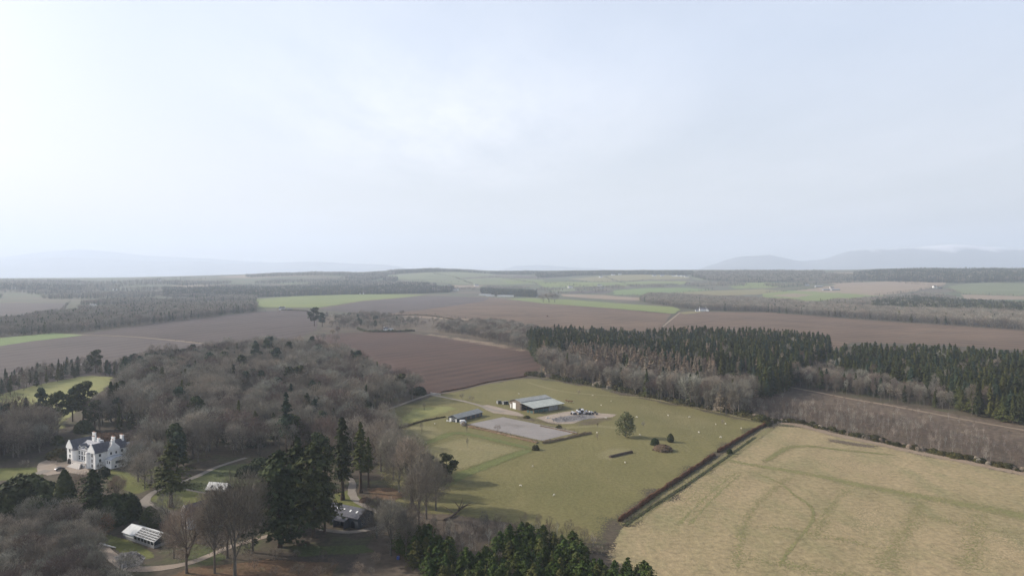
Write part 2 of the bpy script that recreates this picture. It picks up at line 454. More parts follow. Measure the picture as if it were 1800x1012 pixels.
def strip(name, px, w, mat, layer, label, world=False, rag=.12, amax=None, soft=None):
    _sl[0] += 1; layer = layer + .5 * ((_sl[0] * .37) % 1)
    if amax is None: amax = {'wheel_track': .74, 'grass_track': 1.3, 'verge': 1.1}.get(name, 3.0)
    if soft is None: soft = name in ('wheel_track', 'grass_track', 'verge')
    pts = px if world else W(px)
    Q, Wd = ribbon_pts(pts, w); V = []; E = []
    prof = [(-1.9, 0), (-.7, .75), (0, 1), (.7, .75), (1.9, 0)] if soft else [(-1.1, 0), (-.85, 1), (0, 1), (.85, 1), (1.1, 0)]
    for i, q in enumerate(Q):
        d = (Q[min(i + 1, len(Q) - 1)] - Q[max(i - 1, 0)]).normalized(); nn = Vector((-d.y, d.x))
        off = .03 * layer if q.length < 2450 else .5 + .09 * layer
        endf = min(1, i / 2, (len(Q) - 1 - i) / 2) if soft else 1
        wob = 1 + _rs.uniform(-rag, rag)
        for s, e in prof:
            p = q + nn * s * Wd[i] * .5 * wob
            V.append((p.x, p.y, float(H(p.x, p.y)) + off)); E.append(e * amax * endf)
    F = [(5 * i + k, 5 * i + k + 1, 5 * i + k + 6, 5 * i + k + 5)[::-1] for i in range(len(Q) - 1) for k in range(4)]
    me = mesh_np(name, V, F, MATS[mat]); put_edge(me, E)
    return tag(link(name, me), label, name.replace('_', ' '), kind='structure')

# ---- near: pasture, stubble, yard
PASTURE = [(776, 692), (860, 673), (925, 663), (960, 667), (1010, 675), (1060, 684), (1110, 697), (1200, 714), (1260, 727), (1345, 744),
           (1262, 800), (1180, 855), (1088, 920), (1062, 962), (1040, 985), (960, 965), (880, 935), (760, 925), (700, 900), (670, 850), (640, 790), (625, 735), (700, 714), (752, 697)]
field('pasture', PASTURE, 'm_pasture', 1, 'olive green sheep pasture round the barns and the grey riding arena')
STUBBLE = [(1356, 748), (1400, 746), (1470, 764), (1540, 779), (1620, 797), (1700, 812), (1800, 833), (2000, 872), (2500, 1000), (2700, 1400), (1700, 1500), (1150, 1350), (1020, 1040),
           (1062, 972), (1096, 926), (1165, 880), (1230, 835), (1290, 795), (1340, 760)]
field('stubble_field', STUBBLE, 'm_stubble', 1, 'straw coloured field with green wheel marks at the lower right')
field('grass_patch', [(672, 754), (725, 716), (795, 713), (812, 720), (770, 732), (690, 757)], 'm_field_yellow', 2, 'yellow grass between the wood and the small shed')
field('grass_patch', [(690, 757), (736, 746), (772, 750), (790, 760), (776, 773), (722, 783), (700, 772)], 'm_pasture_dry', 2, 'dry grass patch below the hedge beside the wood')
field('grass_patch', [(728, 792), (815, 766), (860, 776), (925, 791), (870, 812), (800, 834), (775, 826), (735, 808)], 'm_pasture_dry', 2, 'large dry grass patch in front of the arena')
field('grass_patch', [(850, 870), (930, 850), (1010, 870), (1060, 900), (1045, 945), (960, 930), (900, 900)], 'm_pasture_dry', 2, 'faded grass in the lowest part of the pasture') if False else None
strip('grass_track', [(719, 788), (760, 776), (800, 762), (850, 770), (900, 782), (940, 791)], [3.5, 4, 5, 4, 4, 3.5], 'm_pasture_green', 3, 'dark green grass track round the dry patch')
strip('grass_track', [(940, 790), (905, 801), (860, 818), (800, 841), (770, 858)], [4, 6, 6, 7, 8], 'm_pasture_green', 3, 'dark green grass track running down to the bare trees')
strip('grass_track', [(1145, 700), (1000, 690), (925, 672)], 3, 'm_pasture_dry', 2, 'worn dry line along the wood side of the pasture')
strip('grass_track', [(930, 760), (1040, 750), (1100, 756)], 5, 'm_pasture_dry', 2, 'dry worn ground right of the arena')
field('bare_patch', [(1040, 800), (1055, 791), (1090, 785), (1122, 790), (1118, 803), (1080, 812), (1050, 812)], 'm_pasture_dry', 2, 'worn ground round the feed trough in the pasture')
field('yard', [(838, 714), (858, 712), (880, 717), (899, 722), (940, 735), (992, 724), (1030, 722), (1058, 727), (1088, 729), (1080, 734), (1030, 738), (1008, 746), (972, 747), (955, 741), (922, 734), (892, 730), (866, 727)], 'm_gravel', 3, 'pale brown gravel yard in front of the barn')
field('grass_patch', [(960, 672), (1080, 690), (1200, 717), (1330, 746), (1270, 780), (1200, 790), (1120, 735), (1040, 700)], 'm_pasture_dry', 2, 'yellower grass along the upper side of the pasture', feather=22, amax=.62)
field('grass_patch', [(880, 850), (980, 810), (1100, 830), (1150, 850), (1090, 900), (1000, 920), (900, 900)], 'm_pasture_green', 2, 'greener grass in the lower pasture', feather=30, amax=.42)
field('grass_patch', [(1390, 800), (1500, 800), (1640, 850), (1560, 850), (1440, 825)], 'm_straw', 2, 'paler dry stalks in the upper straw field', feather=14, amax=.55)
field('grass_patch', [(1500, 880), (1560, 880), (1600, 920), (1560, 960), (1470, 940)], 'm_straw', 2, 'paler dry stalks in the middle of the straw field', feather=9, amax=.5)
field('grass_patch', [(1660, 900), (1800, 930), (1900, 1010), (1700, 1010)], 'm_straw', 2, 'paler dry stalks at the right of the straw field', feather=10, amax=.5)
field('grass_patch', [(1180, 860), (1290, 810), (1340, 840), (1260, 920), (1150, 960)], 'm_stubble_green', 2, 'greener part of the straw field below the hedge', feather=14, amax=.42)
field('bare_patch', [(890, 728), (935, 734), (1000, 748), (1010, 752), (960, 748), (905, 737)], 'm_mud', 4, 'muddy ground between the yard and the riding arena', amax=.75)
field('bare_patch', [(1005, 741), (1060, 733), (1095, 735), (1060, 748), (1010, 752)], 'm_mud', 3, 'trodden ground right of the rubble', amax=.6)
field('bare_patch', [(850, 740), (900, 742), (960, 752), (930, 757), (870, 752)], 'm_road', 6, 'paler raked sand in the riding arena', amax=.3)
ARENA = [G(884, 734)[:2], G(1016, 761)[:2], G(953, 776)[:2], G(821, 747)[:2]]
field('riding_arena', ARENA, 'm_arena', 4, 'flat grey sand riding arena below the barns', world=True, rag=False)
ROAD_PX = [(640, 731), (690, 717), (720, 706), (745, 697), (765, 691)]
strip('road', ROAD_PX, [3, 3.2, 3.2, 3.5, 3.5], 'm_road', 4, 'pale lane along the edge of the bare wood')
strip('track', [(757, 694), (790, 701), (815, 706), (845, 714), (862, 720), (885, 725)], [4.5, 3, 3, 3.5, 5, 6], 'm_road', 4, 'pale farm track from the lane to the barn yard')
strip('verge', [(768, 694), (800, 688), (860, 674), (925, 664)], 4, 'm_mud', 2, 'strip of brown earth between the pasture and the ploughed field')
strip('verge', [(945, 662), (1010, 672), (1080, 684), (1150, 702), (1240, 720), (1345, 743)], 4, 'm_pasture_dry', 3, 'dry grass edge of the pasture beneath the wood')
strip('verge', [(1356, 752), (1310, 784), (1262, 816), (1180, 868), (1094, 930)], 5, 'm_pasture_dry', 3, 'grassy verge along the lower side of the red hedge')
strip('verge', [(1362, 746), (1400, 747), (1470, 765), (1540, 780), (1620, 798), (1700, 813), (1800, 834), (2000, 874)], 6, 'm_tan', 3, 'pale dry margin along the top of the straw coloured field')
# stubble wheel marks
strip('wheel_track', [(1270, 809), (1345, 822), (1430, 836), (1520, 856), (1600, 871), (1700, 889), (1850, 918)], [4, 5, 6, 7, 8, 8, 9], 'm_stubble_green', 2, 'broad green band crossing the straw coloured field')
strip('wheel_track', [(1345, 815), (1375, 795), (1395, 787), (1430, 786), (1480, 792), (1530, 797), (1590, 803)], [3, 4, 4, 4, 4, 3, 2], 'm_stubble_green', 3, 'curved green wheel mark in the upper part of the straw field')
strip('wheel_track', [(1320, 829), (1372, 850), (1400, 872), (1428, 892), (1434, 910), (1425, 930), (1400, 960), (1370, 1005)], 1.4, 'm_stubble_green', 3, 'narrow curved green wheel mark in the straw field')
for i, (pp, w) in enumerate([([(1395, 838), (1360, 865), (1322, 905), (1304, 960), (1300, 1012)], 4), ([(1500, 855), (1460, 900), (1440, 950)], 4.5), ([(1625, 878), (1610, 920), (1580, 960), (1555, 1012)], 7),
                             ([(1730, 900), (1725, 940), (1710, 1012)], 7), ([(1330, 925), (1400, 935), (1440, 944), (1500, 955), (1560, 972)], 5), ([(1290, 975), (1340, 990), (1430, 1005), (1560, 1030)], 8),
                             ([(1610, 905), (1700, 925), (1800, 945)], 5), ([(1300, 830), (1250, 870), (1190, 930)], 1.3), ([(1308, 832), (1262, 873), (1210, 930)], 1.3)]):
    strip('wheel_track', pp, w, 'm_stubble_green', 2, 'faint green wheel mark in the straw coloured field', rag=.45, amax=.43 if w > 3 else .64)['group'] = 'wheel marks in the straw field'
field('bare_patch', [(1450, 770), (1470, 772), (1560, 786), (1550, 791), (1500, 786), (1455, 778)], 'm_mud', 4, 'dark muddy scrape near the top of the straw coloured field')
field('bare_patch', [(1630, 962), (1650, 960), (1655, 972), (1635, 975)], 'm_mud', 4, 'small brown bare spot in the straw coloured field')
# clear-felled strip
field('clearfell_ground', [(1290, 715), (1318, 688), (1400, 681), (1480, 696), (1560, 708), (1650, 722), (1740, 738), (1820, 752), (2000, 790), (2000, 868), (1800, 829), (1700, 808), (1600, 790), (1500, 768), (1400, 744), (1350, 743)], 'm_clearfell', 1, 'rough brown felled ground between the plantation and the straw field')
strip('track', [(1385, 680), (1440, 690), (1500, 702), (1560, 712), (1640, 727), (1720, 742), (1820, 760), (1950, 785)], 3.5, 'm_tan', 2, 'pale forest track along the front of the plantation')
# left side
field('meadow', [(-200, 732), (0, 692), (70, 675), (150, 659), (198, 663), (190, 680), (160, 700), (120, 735), (108, 760), (60, 760), (0, 745), (-200, 760)], 'm_field_yellow', 1, 'yellow green meadow behind the mansion')
field('ploughed_field', [(-300, 640), (0, 606), (60, 600), (148, 590), (215, 592), (300, 599), (375, 607), (330, 620), (250, 645), (190, 660), (0, 690), (-300, 745)], 'm_plough_grey', 1, 'mauve brown ploughed field at the left edge')
field('green_field', [(-300, 610), (0, 594), (95, 585), (148, 589), (60, 599), (0, 608), (-300, 640)], 'm_green_bright', 2, 'bright green strip field at the left edge')
field('ploughed_field', [(140, 588), (265, 569), (450, 548), (540, 544), (560, 560), (556, 580), (510, 600), (440, 612), (380, 605), (300, 597), (215, 590)], 'm_plough2', 1, 'dark brown field in front of the far left wood')
strip('track', [(110, 588), (215, 591), (300, 598), (378, 607), (392, 612)], [4, 4, 6, 5, 3], 'm_tan', 3, 'pale grass baulk between the two left ploughed fields')
field('ploughed_field', [(545, 592), (600, 585), (700, 583), (760, 591), (880, 606), (958, 624), (950, 650), (925, 660), (850, 675), (770, 692), (742, 695), (690, 680), (640, 660), (560, 625), (540, 605)], 'm_plough', 1, 'large reddish brown ploughed field in the middle')
field('headland', [(712, 584), (765, 586), (880, 602), (958, 620), (956, 628), (860, 610), (790, 598)], 'm_tan', 2, 'pale tan margin at the top of the reddish field', amax=.75)
field('headland', [(548, 605), (575, 604), (605, 609), (600, 612), (560, 612)], 'm_tan', 2, 'small pale patch at the wood edge of the reddish field')
# middle distance
field('scrubland', [(560, 548), (640, 560), (740, 555), (830, 565), (960, 580), (1000, 600), (940, 616), (860, 600), (760, 586), (700, 581), (600, 582), (560, 590)], 'm_heath', 1, 'tan and brown scrub strip between the ploughed fields')
field('ploughed_field', [(560, 543), (640, 529), (740, 520), (860, 523), (895, 527), (960, 534), (1060, 541), (1180, 552), (1158, 584), (1000, 578), (930, 574), (850, 562), (740, 556), (650, 553)], 'm_plough3', 2, 'wide brown ploughed field with pale stripes in the centre')
field('ploughed_field', [(560, 544), (640, 530), (740, 520.5), (860, 523.5), (850, 530), (800, 537), (740, 545), (690, 551), (640, 552)], 'm_plough_grey', 3, 'mauve brown end of the wide central field')
field('headland', [(830, 541), (900, 543), (962, 551), (1000, 556), (960, 557), (880, 548)], 'm_tan', 3, 'pale tan stripe in the wide central field')
field('headland', [(700, 556), (780, 550), (850, 556), (930, 566), (880, 566), (760, 560)], 'm_tan', 4, 'tan slope above the central scrub')
field('green_field', [(890, 526), (930, 524), (1000, 527), (1080, 533), (1185, 540), (1196, 546), (1185, 552), (1060, 541), (960, 534)], 'm_green', 4, 'long green field left of the white farmhouse')
field('ploughed_field', [(1196, 550), (1240, 548), (1350, 549), (1440, 556), (1540, 564), (1650, 571), (1800, 581), (2050, 596), (2050, 645), (1800, 616), (1650, 606), (1500, 602), (1460, 616), (1300, 602), (1158, 586)], 'm_plough3', 2, 'broad brown ploughed field behind the plantation on the right')
strip('track', [(1196, 549), (1180, 562), (1168, 572), (1155, 584)], 4, 'm_tan', 4, 'pale farm track between the two brown fields')
strip('track', [(1700, 573), (1650, 580), (1610, 588), (1580, 594)], 3, 'm_mud', 4, 'dark ditch line across the right brown field')
field('headland', [(1190, 549), (1215, 547), (1238, 548), (1230, 550), (1200, 553)], 'm_pasture_dry', 5, 'dry grass in front of the white farmhouse')
field('green_field', [(430, 527), (520, 521), (640, 517), (750, 518), (720, 522), (640, 529), (560, 541), (500, 541), (440, 540)], 'm_green', 3, 'yellow green field left of the central ploughed field')
# far patchwork
FAR = [
 ([(-300, 540), (0, 533), (60, 533), (118, 533), (112, 543), (60, 552), (0, 568), (-300, 600)], 'm_plough_grey', 'pinkish brown field among the far left woods'),
 ([(-100, 505), (20, 503), (50, 504), (40, 509), (-60, 510)], 'm_tan', 'pale field far off at the left edge'),
 ([(380, 487), (450, 482), (520, 480), (600, 479.5), (640, 481), (560, 485), (440, 489)], 'm_tan', 'pale pinkish field on the far left ridge'),
 ([(680, 484), (760, 479), (860, 480), (872, 485), (800, 491), (700, 492)], 'm_green_pale', 'pale green slope below the wooded hilltop'),
 ([(700, 493), (800, 492), (880, 488), (960, 492), (940, 500), (820, 500), (780, 497)], 'm_green_pale', 'pale green fields on the far middle slope'),
 ([(780, 501), (850, 502), (840, 506), (790, 506)], 'm_tan', 'small tan field by the far white buildings'),
 ([(1000, 490), (1060, 485), (1130, 483), (1210, 485), (1212, 490), (1130, 492), (1040, 495)], 'm_pasture_dry', 'straw coloured hillside below the white houses'),
 ([(940, 497), (1040, 496), (1140, 494), (1215, 495), (1200, 500), (1100, 503), (960, 506)], 'm_green', 'dull green field under the straw hillside'),
 ([(1080, 511), (1130, 507), (1200, 506), (1255, 509), (1215, 514), (1140, 519), (1080, 518)], 'm_green_bright', 'bright green field left of the bare tree belt'),
 ([(985, 517), (1060, 519), (1130, 524), (1128, 528), (1060, 526), (990, 521)], 'm_tan', 'narrow tan field before the bare tree belt'),
 ([(1180, 515), (1260, 511), (1340, 508), (1380, 512), (1330, 518), (1250, 520)], 'm_pasture_dry', 'dry fields beyond the bare tree belt'),
 ([(1280, 500), (1340, 496), (1400, 500), (1360, 506), (1290, 507)], 'm_green', 'green field right of the far middle slope'),
 ([(1340, 516), (1390, 511), (1440, 512), (1540, 516), (1560, 521), (1500, 528), (1400, 530), (1345, 525)], 'm_green', 'dull green field below the far farm'),
 ([(1395, 511), (1440, 506), (1470, 501), (1452, 497), (1560, 495), (1665, 496), (1660, 501), (1610, 512), (1540, 520), (1500, 517)], 'm_tan', 'large pinkish tan field beside the far farm'),
 ([(1665, 503), (1700, 499), (1800, 498), (2000, 500), (2000, 520), (1800, 520), (1690, 517)], 'm_green_pale', 'olive field at the far right'),
 ([(1690, 518), (1800, 521), (2000, 522), (2000, 528), (1800, 527), (1700, 526)], 'm_tan', 'tan strip at the far right'),
 ([(1450, 480), (1500, 479), (1552, 477), (1550, 479.5), (1480, 482)], 'm_tan', 'pinkish clearing in the wooded right ridge'),
]
FAR += [([(960, 509), (1010, 507), (1015, 511), (965, 514)], 'm_green_pale', 'narrow pale strip in the far middle'),
 ([(1000, 512), (1075, 511), (1070, 515), (1000, 516)], 'm_plough_grey', 'narrow brown strip in the far middle'),
 ([(880, 494), (940, 493), (960, 496), (900, 499)], 'm_green', 'small green field on the far middle slope'),
 ([(905, 484), (960, 486), (1000, 487), (950, 490), (900, 489)], 'm_plough_grey', 'small brown field on the far middle slope'),
 ([(1215, 489), (1290, 488), (1300, 491), (1225, 493)], 'm_green_pale', 'pale field below the middle ridge'),
 ([(1230, 498), (1275, 497), (1270, 501), (1225, 502)], 'm_pasture_dry', 'straw field right of the green hillside'),
 ([(1350, 489), (1440, 487), (1445, 490), (1360, 492)], 'm_green', 'green strip below the right ridge'),
 ([(1350, 520), (1395, 516), (1430, 518), (1400, 523)], 'm_tan', 'small tan field left of the far farm'),
 ([(1560, 487), (1640, 486), (1650, 488), (1570, 490)], 'm_green_pale', 'pale strip under the right end of the ridge'),
 ([(1750, 486), (1850, 485), (1860, 488), (1760, 489)], 'm_tan', 'tan strip under the right end of the ridge'),
 ([(700, 505), (760, 503), (775, 506), (720, 508)], 'm_green_pale', 'pale strip among the bluish woods'),
 ([(470, 497), (560, 494), (600, 496), (500, 500)], 'm_green_pale', 'pale field on the hazy left slope'),
 ([(300, 503), (380, 500), (420, 503), (330, 506)], 'm_tan', 'pinkish field on the hazy left slope')]
for px, mt, lab in FAR:
    field('far_field', px, mt, 2, lab)

# estate lawns and drives, lower left
field('lawn', [(-60, 830), (0, 824), (60, 822), (72, 832), (40, 845), (-60, 850)], 'm_lawn', 1, 'mossy lawn at the left edge by the drive')
field('lawn', [(190, 826), (225, 832), (255, 848), (262, 862), (235, 872), (205, 862), (180, 845)], 'm_lawn', 2, 'sunny lawn below the mansion gable')
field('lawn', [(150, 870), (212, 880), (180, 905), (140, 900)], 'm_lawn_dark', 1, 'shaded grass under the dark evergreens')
field('lawn', [(55, 868), (98, 862), (100, 880), (60, 890)], 'm_lawn', 2, 'sunlit grass beside the dark column tree')
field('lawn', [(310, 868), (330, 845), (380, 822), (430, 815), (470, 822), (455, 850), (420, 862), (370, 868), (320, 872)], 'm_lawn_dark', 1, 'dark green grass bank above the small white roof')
field('lawn', [(255, 880), (275, 866), (320, 863), (370, 872), (400, 880), (350, 900), (290, 902)], 'm_lawn', 2, 'yellow green lawn round the big lone conifer')
field('lawn', [(110, 940), (160, 932), (215, 950), (265, 975), (270, 985), (240, 990), (180, 962), (130, 955)], 'm_lawn', 2, 'mossy lawn round the slatted glasshouse')
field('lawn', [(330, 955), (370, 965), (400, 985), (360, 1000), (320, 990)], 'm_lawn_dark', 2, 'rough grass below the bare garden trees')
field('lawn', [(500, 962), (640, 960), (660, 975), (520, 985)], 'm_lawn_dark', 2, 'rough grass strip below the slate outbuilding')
field('lawn', [(578, 905), (585, 870), (612, 862), (640, 880), (668, 900), (640, 912), (600, 908)], 'm_lawn', 2, 'sunny grass under the two tall redwoods')
field('bracken', [(640, 860), (690, 858), (720, 872), (690, 884), (650, 880)], 'm_bracken', 3, 'rust coloured bracken beside the curved track')
field('bracken', [(240, 1040), (330, 1000), (470, 985), (600, 992), (560, 1060), (300, 1100)], 'm_bracken', 1, 'brown leaf litter at the bottom edge')
field('scrub_ground', [(690, 900), (800, 905), (900, 920), (1000, 960), (1060, 975), (1110, 1000), (1150, 1080), (700, 1080), (600, 1010), (640, 960)], 'm_heath', 2, 'brown scrub ground round the young spruces')
field('gravel_drive', [(62, 815), (80, 808), (118, 811), (150, 826), (172, 836), (150, 838), (110, 832), (78, 838), (60, 832)], 'm_gravel', 2, 'pale gravel forecourt before the mansion')
strip('drive', [(40, 842), (62, 834), (80, 828)], 5, 'm_road', 3, 'grey drive coming up to the forecourt')
strip('drive', [(430, 806), (380, 822), (345, 838), (320, 848), (296, 856), (272, 864), (256, 875), (250, 885), (262, 894), (285, 900), (315, 908)], [2.5, 2.5, 3, 3, 3, 3, 3.4, 4, 3.4, 3, 3], 'm_road', 3, 'pale drive curving round the big lone conifer')
strip('drive', [(320, 862), (360, 870), (400, 878)], 1.5, 'm_road', 3, 'thin path across the lawn by the small white roof')
strip('drive', [(612, 842), (618, 852), (616, 866), (622, 880), (636, 890), (655, 900), (672, 908)], [2.5, 3, 3.6, 3.6, 3, 2.6, 2], 'm_road', 4, 'curved pale track passing the two tall redwoods')
strip('drive', [(560, 934), (610, 939), (650, 933), (668, 928), (690, 918)], [2, 3, 3, 3, 2], 'm_road', 4, 'pale path curving in front of the slate outbuilding')
strip('drive', [(170, 960), (205, 995), (240, 1005), (300, 1000), (345, 988), (400, 965), (470, 945)], [3, 4, 4, 3.4, 3, 3, 3], 'm_gravel', 3, 'sandy path along the bottom of the garden')
strip('drive', [(470, 1030), (520, 1000), (600, 985), (680, 975), (740, 990), (800, 1010)], 5, 'm_gravel', 3, 'brown dirt track below the outbuilding') if False else None
field('rubble_ground', [(190, 985), (205, 975), (235, 972), (252, 985), (240, 1000), (205, 1005)], 'm_rubble', 4, 'grey stony ground beside the glasshouse')
field('rubble_ground', [(968, 738), (1000, 731), (1042, 729), (1050, 735), (1010, 742), (980, 744)], 'm_rubble', 5, 'grey rubble in the barn yard')

# distant hills, fading into the haze
def hills(name, prof, dist, label, base=-5, thick=2600, seed=1, bumps=1.0):
    """a range of hills: ridge profile given as photograph (u, row) pairs at a distance, with real depth"""
    rg = np.random.default_rng(seed)
    us = np.linspace(prof[0][0], prof[-1][0], 150); rw = np.interp(us, [p[0] for p in prof], [p[1] for p in prof])
    nb = np.zeros_like(us)
    for k in range(1, 7): nb += np.sin(us * .012 * 1.9 ** k + rg.uniform(0, 6)) / 1.7 ** k
    zr = CAM_H - (rw - HOR + nb * .9 * bumps) / FP * dist
    edge = np.clip(np.minimum(np.arange(150), np.arange(150)[::-1]) / 8, 0, 1)
    zr = base + (zr - base) * edge
    ts = np.linspace(-1, 1, 25); V = []
    for t in ts:
        s = (1 - abs(t)) ** 1.15
        nn = np.zeros_like(us)
        for k in range(1, 6): nn += np.sin(us * .02 * 1.8 ** k + t * 5 * k + rg.uniform(0, 6)) / 1.8 ** k
        Y = dist + t * thick; X = (us - 900) / FP * Y
        Z = base + (zr - base) * s * (1 + .10 * nn * (abs(t) > .02) * (1 - s))
        V.append(np.column_stack([X, np.full_like(us, Y), Z]))
    V = np.concatenate(V); n = 150
    i, j = np.meshgrid(np.arange(24), np.arange(n - 1), indexing='ij'); a = (i * n + j).ravel()
    F = np.stack([a, a + 1, a + n + 1, a + n], 1)
    return tag(link(name, mesh_np(name, V, F, MATS[name if name in MATS else 'm_hill'], smooth=True)), label, name, kind='structure')
# the estuary on the far plain at the left
m, nt, b = nodes('m_water'); b.inputs['Base Color'].default_value = (.10, .13, .15, 1); b.inputs['Roughness'].default_value = .22; b.inputs['Specular IOR Level'].default_value = .6
tcx = nt.nodes.new('ShaderNodeTexCoord'); bp = nt.nodes.new('ShaderNodeBump'); bp.inputs['Strength'].default_value = .3
nt.links.new(N_noise(nt, tcx.outputs['Object'], .02, 4), bp.inputs['Height']); nt.links.new(bp.outputs[0], b.inputs['Normal']); MATS['m_water'] = m
wv = [(d * math.sin(R(a)), d * math.cos(R(a)), 1.2) for d in (9000, 21500) for a in range(-60, -8, 4)]; nw = 13
tag(link('water', mesh_np('water', wv, [(i, i + nw, i + nw + 1, i + 1) for i in range(nw - 1)], m)), 'pale shining estuary beyond the plain at the far left', 'water', kind='structure')
# mountain with snow patches on top
m, nt, b = nodes('mountain')
tcx = nt.nodes.new('ShaderNodeTexCoord'); vv = tcx.outputs['Object']
sp = nt.nodes.new('ShaderNodeSeparateXYZ'); nt.links.new(vv, sp.inputs[0])
n_ = N_noise(nt, N_map(nt, vv, 0, 1, .4), .0016, 6, .6)
hgt = N_math(nt, 'ADD', sp.outputs['Z'], N_math(nt, 'MULTIPLY', N_math(nt, 'SUBTRACT', n_, .5), 420))
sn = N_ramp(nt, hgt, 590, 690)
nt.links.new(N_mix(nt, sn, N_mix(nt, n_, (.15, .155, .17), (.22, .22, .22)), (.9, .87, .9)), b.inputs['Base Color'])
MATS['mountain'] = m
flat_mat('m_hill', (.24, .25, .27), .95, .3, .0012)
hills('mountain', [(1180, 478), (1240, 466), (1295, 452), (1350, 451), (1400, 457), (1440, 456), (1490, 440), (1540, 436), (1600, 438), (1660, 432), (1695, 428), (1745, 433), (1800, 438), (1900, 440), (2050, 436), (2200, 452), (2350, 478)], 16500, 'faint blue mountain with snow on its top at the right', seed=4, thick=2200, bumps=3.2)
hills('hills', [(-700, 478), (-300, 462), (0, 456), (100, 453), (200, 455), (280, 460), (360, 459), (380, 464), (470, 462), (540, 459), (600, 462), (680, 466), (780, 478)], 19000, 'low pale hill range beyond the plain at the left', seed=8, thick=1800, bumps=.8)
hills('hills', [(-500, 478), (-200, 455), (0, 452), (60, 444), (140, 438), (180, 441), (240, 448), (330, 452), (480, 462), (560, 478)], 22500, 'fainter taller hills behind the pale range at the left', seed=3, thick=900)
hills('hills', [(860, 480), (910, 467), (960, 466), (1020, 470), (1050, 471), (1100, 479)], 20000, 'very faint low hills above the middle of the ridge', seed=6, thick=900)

# ------------------------------------------------------------------ trees: shapes
leaf_mat('twig_grey', (.160, .142, .120), (.295, .268, .225), scale=.22, objvar=.38)
leaf_mat('twig_brown', (.160, .132, .108), (.275, .232, .188), scale=.22, objvar=.42)
leaf_mat('twig_purple', (.150, .112, .098), (.110, .082, .072), scale=.3, objvar=.25)
leaf_mat('twig_tan', (0.276, 0.214, 0.158), (0.198, 0.157, 0.122), scale=.3, objvar=.25)
leaf_mat('bark_grey', (.16, .14, .12), (.10, .085, .07), scale=.8, objvar=.15)
leaf_mat('bark_brown', (.10, .07, .05), (.065, .048, .038), scale=.8, objvar=.1)
leaf_mat('bark_white', (.42, .39, .36), (.28, .25, .23), scale=.8, objvar=.12)
leaf_mat('needle_dark', (0.035, 0.044, 0.020), (0.057, 0.065, 0.023), scale=.4, objvar=.25)
leaf_mat('needle_olive', (0.061, 0.070, 0.023), (0.096, 0.096, 0.031), scale=.4, objvar=.25)
leaf_mat('needle_young', (0.037, 0.057, 0.015), (0.060, 0.084, 0.021), scale=.5, objvar=.2)
leaf_mat('needle_blue', (0.031, 0.049, 0.032), (0.053, 0.070, 0.041), scale=.35, objvar=.15)
leaf_mat('leaf_evergreen', (.075, .085, .04), (.125, .125, .06), scale=.5, objvar=.15)
leaf_mat('leaf_rust', (.23, .125, .065), (.17, .085, .05), scale=.6, objvar=.15)
leaf_mat('leaf_hedge', (.125, .062, .042), (.175, .085, .052), scale=.35, objvar=.1)
leaf_mat('leaf_gorse', (0.032, 0.035, 0.015), (0.070, 0.059, 0.021), scale=.5, objvar=.3)
leaf_mat('leaf_laurel', (0.021, 0.032, 0.013), (0.035, 0.045, 0.017), scale=.4, objvar=.2)
leaf_mat('rush_dry', (.30, .21, .13), (.22, .155, .10), scale=.5, objvar=.15)

def unit(v): return v / (np.linalg.norm(v, axis=-1, keepdims=True) + 1e-9)
def rdir(rg, n, up=0.0):
    v = rg.normal(size=(n, 3)); v[:, 2] += up; return unit(v)
def blades(P, D, L, w, rg, face=None):
    """thin tapering twig slivers: base P, direction D, length L, width w"""
    q = rg.normal(size=D.shape) if face is None else face + rg.normal(size=D.shape) * .45
    s = unit(np.cross(D, q)) * (w * .5)[:, None]
    V = np.stack([P - s, P + s, P + D * L[:, None]], 1).reshape(-1, 3)
    return V, np.arange(len(V)).reshape(-1, 3)
def tufts(P, Nrm, s, rg, asp=.55):
    """leafy sprays: pointed flakes lying across the normal"""
    a = unit(np.cross(Nrm, rg.normal(size=Nrm.shape))); b = np.cross(Nrm, a)
    V = np.stack([P - a * s[:, None] * .5 - b * s[:, None] * .25 * asp, P + b * s[:, None] * asp, P + a * s[:, None] * .6, P - b * s[:, None] * asp * .8], 1).reshape(-1, 3)
    i = np.arange(len(P)) * 4
    return V, np.concatenate([np.stack([i, i + 1, i + 2], 1), np.stack([i, i + 2, i + 3], 1)])
def tube(path, rad, n=5):
    path = np.asarray(path, float); V = []; F = []
    for k, p in enumerate(path):
        d = path[min(k + 1, len(path) - 1)] - path[max(k - 1, 0)]; d = d / (np.linalg.norm(d) + 1e-9)
        u = np.cross(d, [.31, .95, .11]); u /= np.linalg.norm(u); w = np.cross(d, u)
        t = np.arange(n) * 2 * np.pi / n
        V.append(p + rad[k] * (np.cos(t)[:, None] * u + np.sin(t)[:, None] * w))
    for k in range(len(path) - 1):
        for j in range(n):
            a = k * n + j; b = k * n + (j + 1) % n; F += [(a, b, b + n), (a, b + n, a + n)]
    return np.concatenate(V), np.array(F)
class Geo:
    def __init__(s): s.V = []; s.F = []; s.n = 0
    def add(s, VF):
        V, F = VF; s.V.append(V); s.F.append(F + s.n); s.n += len(V)
    def get(s): return np.concatenate(s.V), np.concatenate(s.F)
PROTO = {}      # kind -> list of (trunk mesh, crown mesh, height)
FARP = {}       # kind -> list of single meshes for instanced far woods
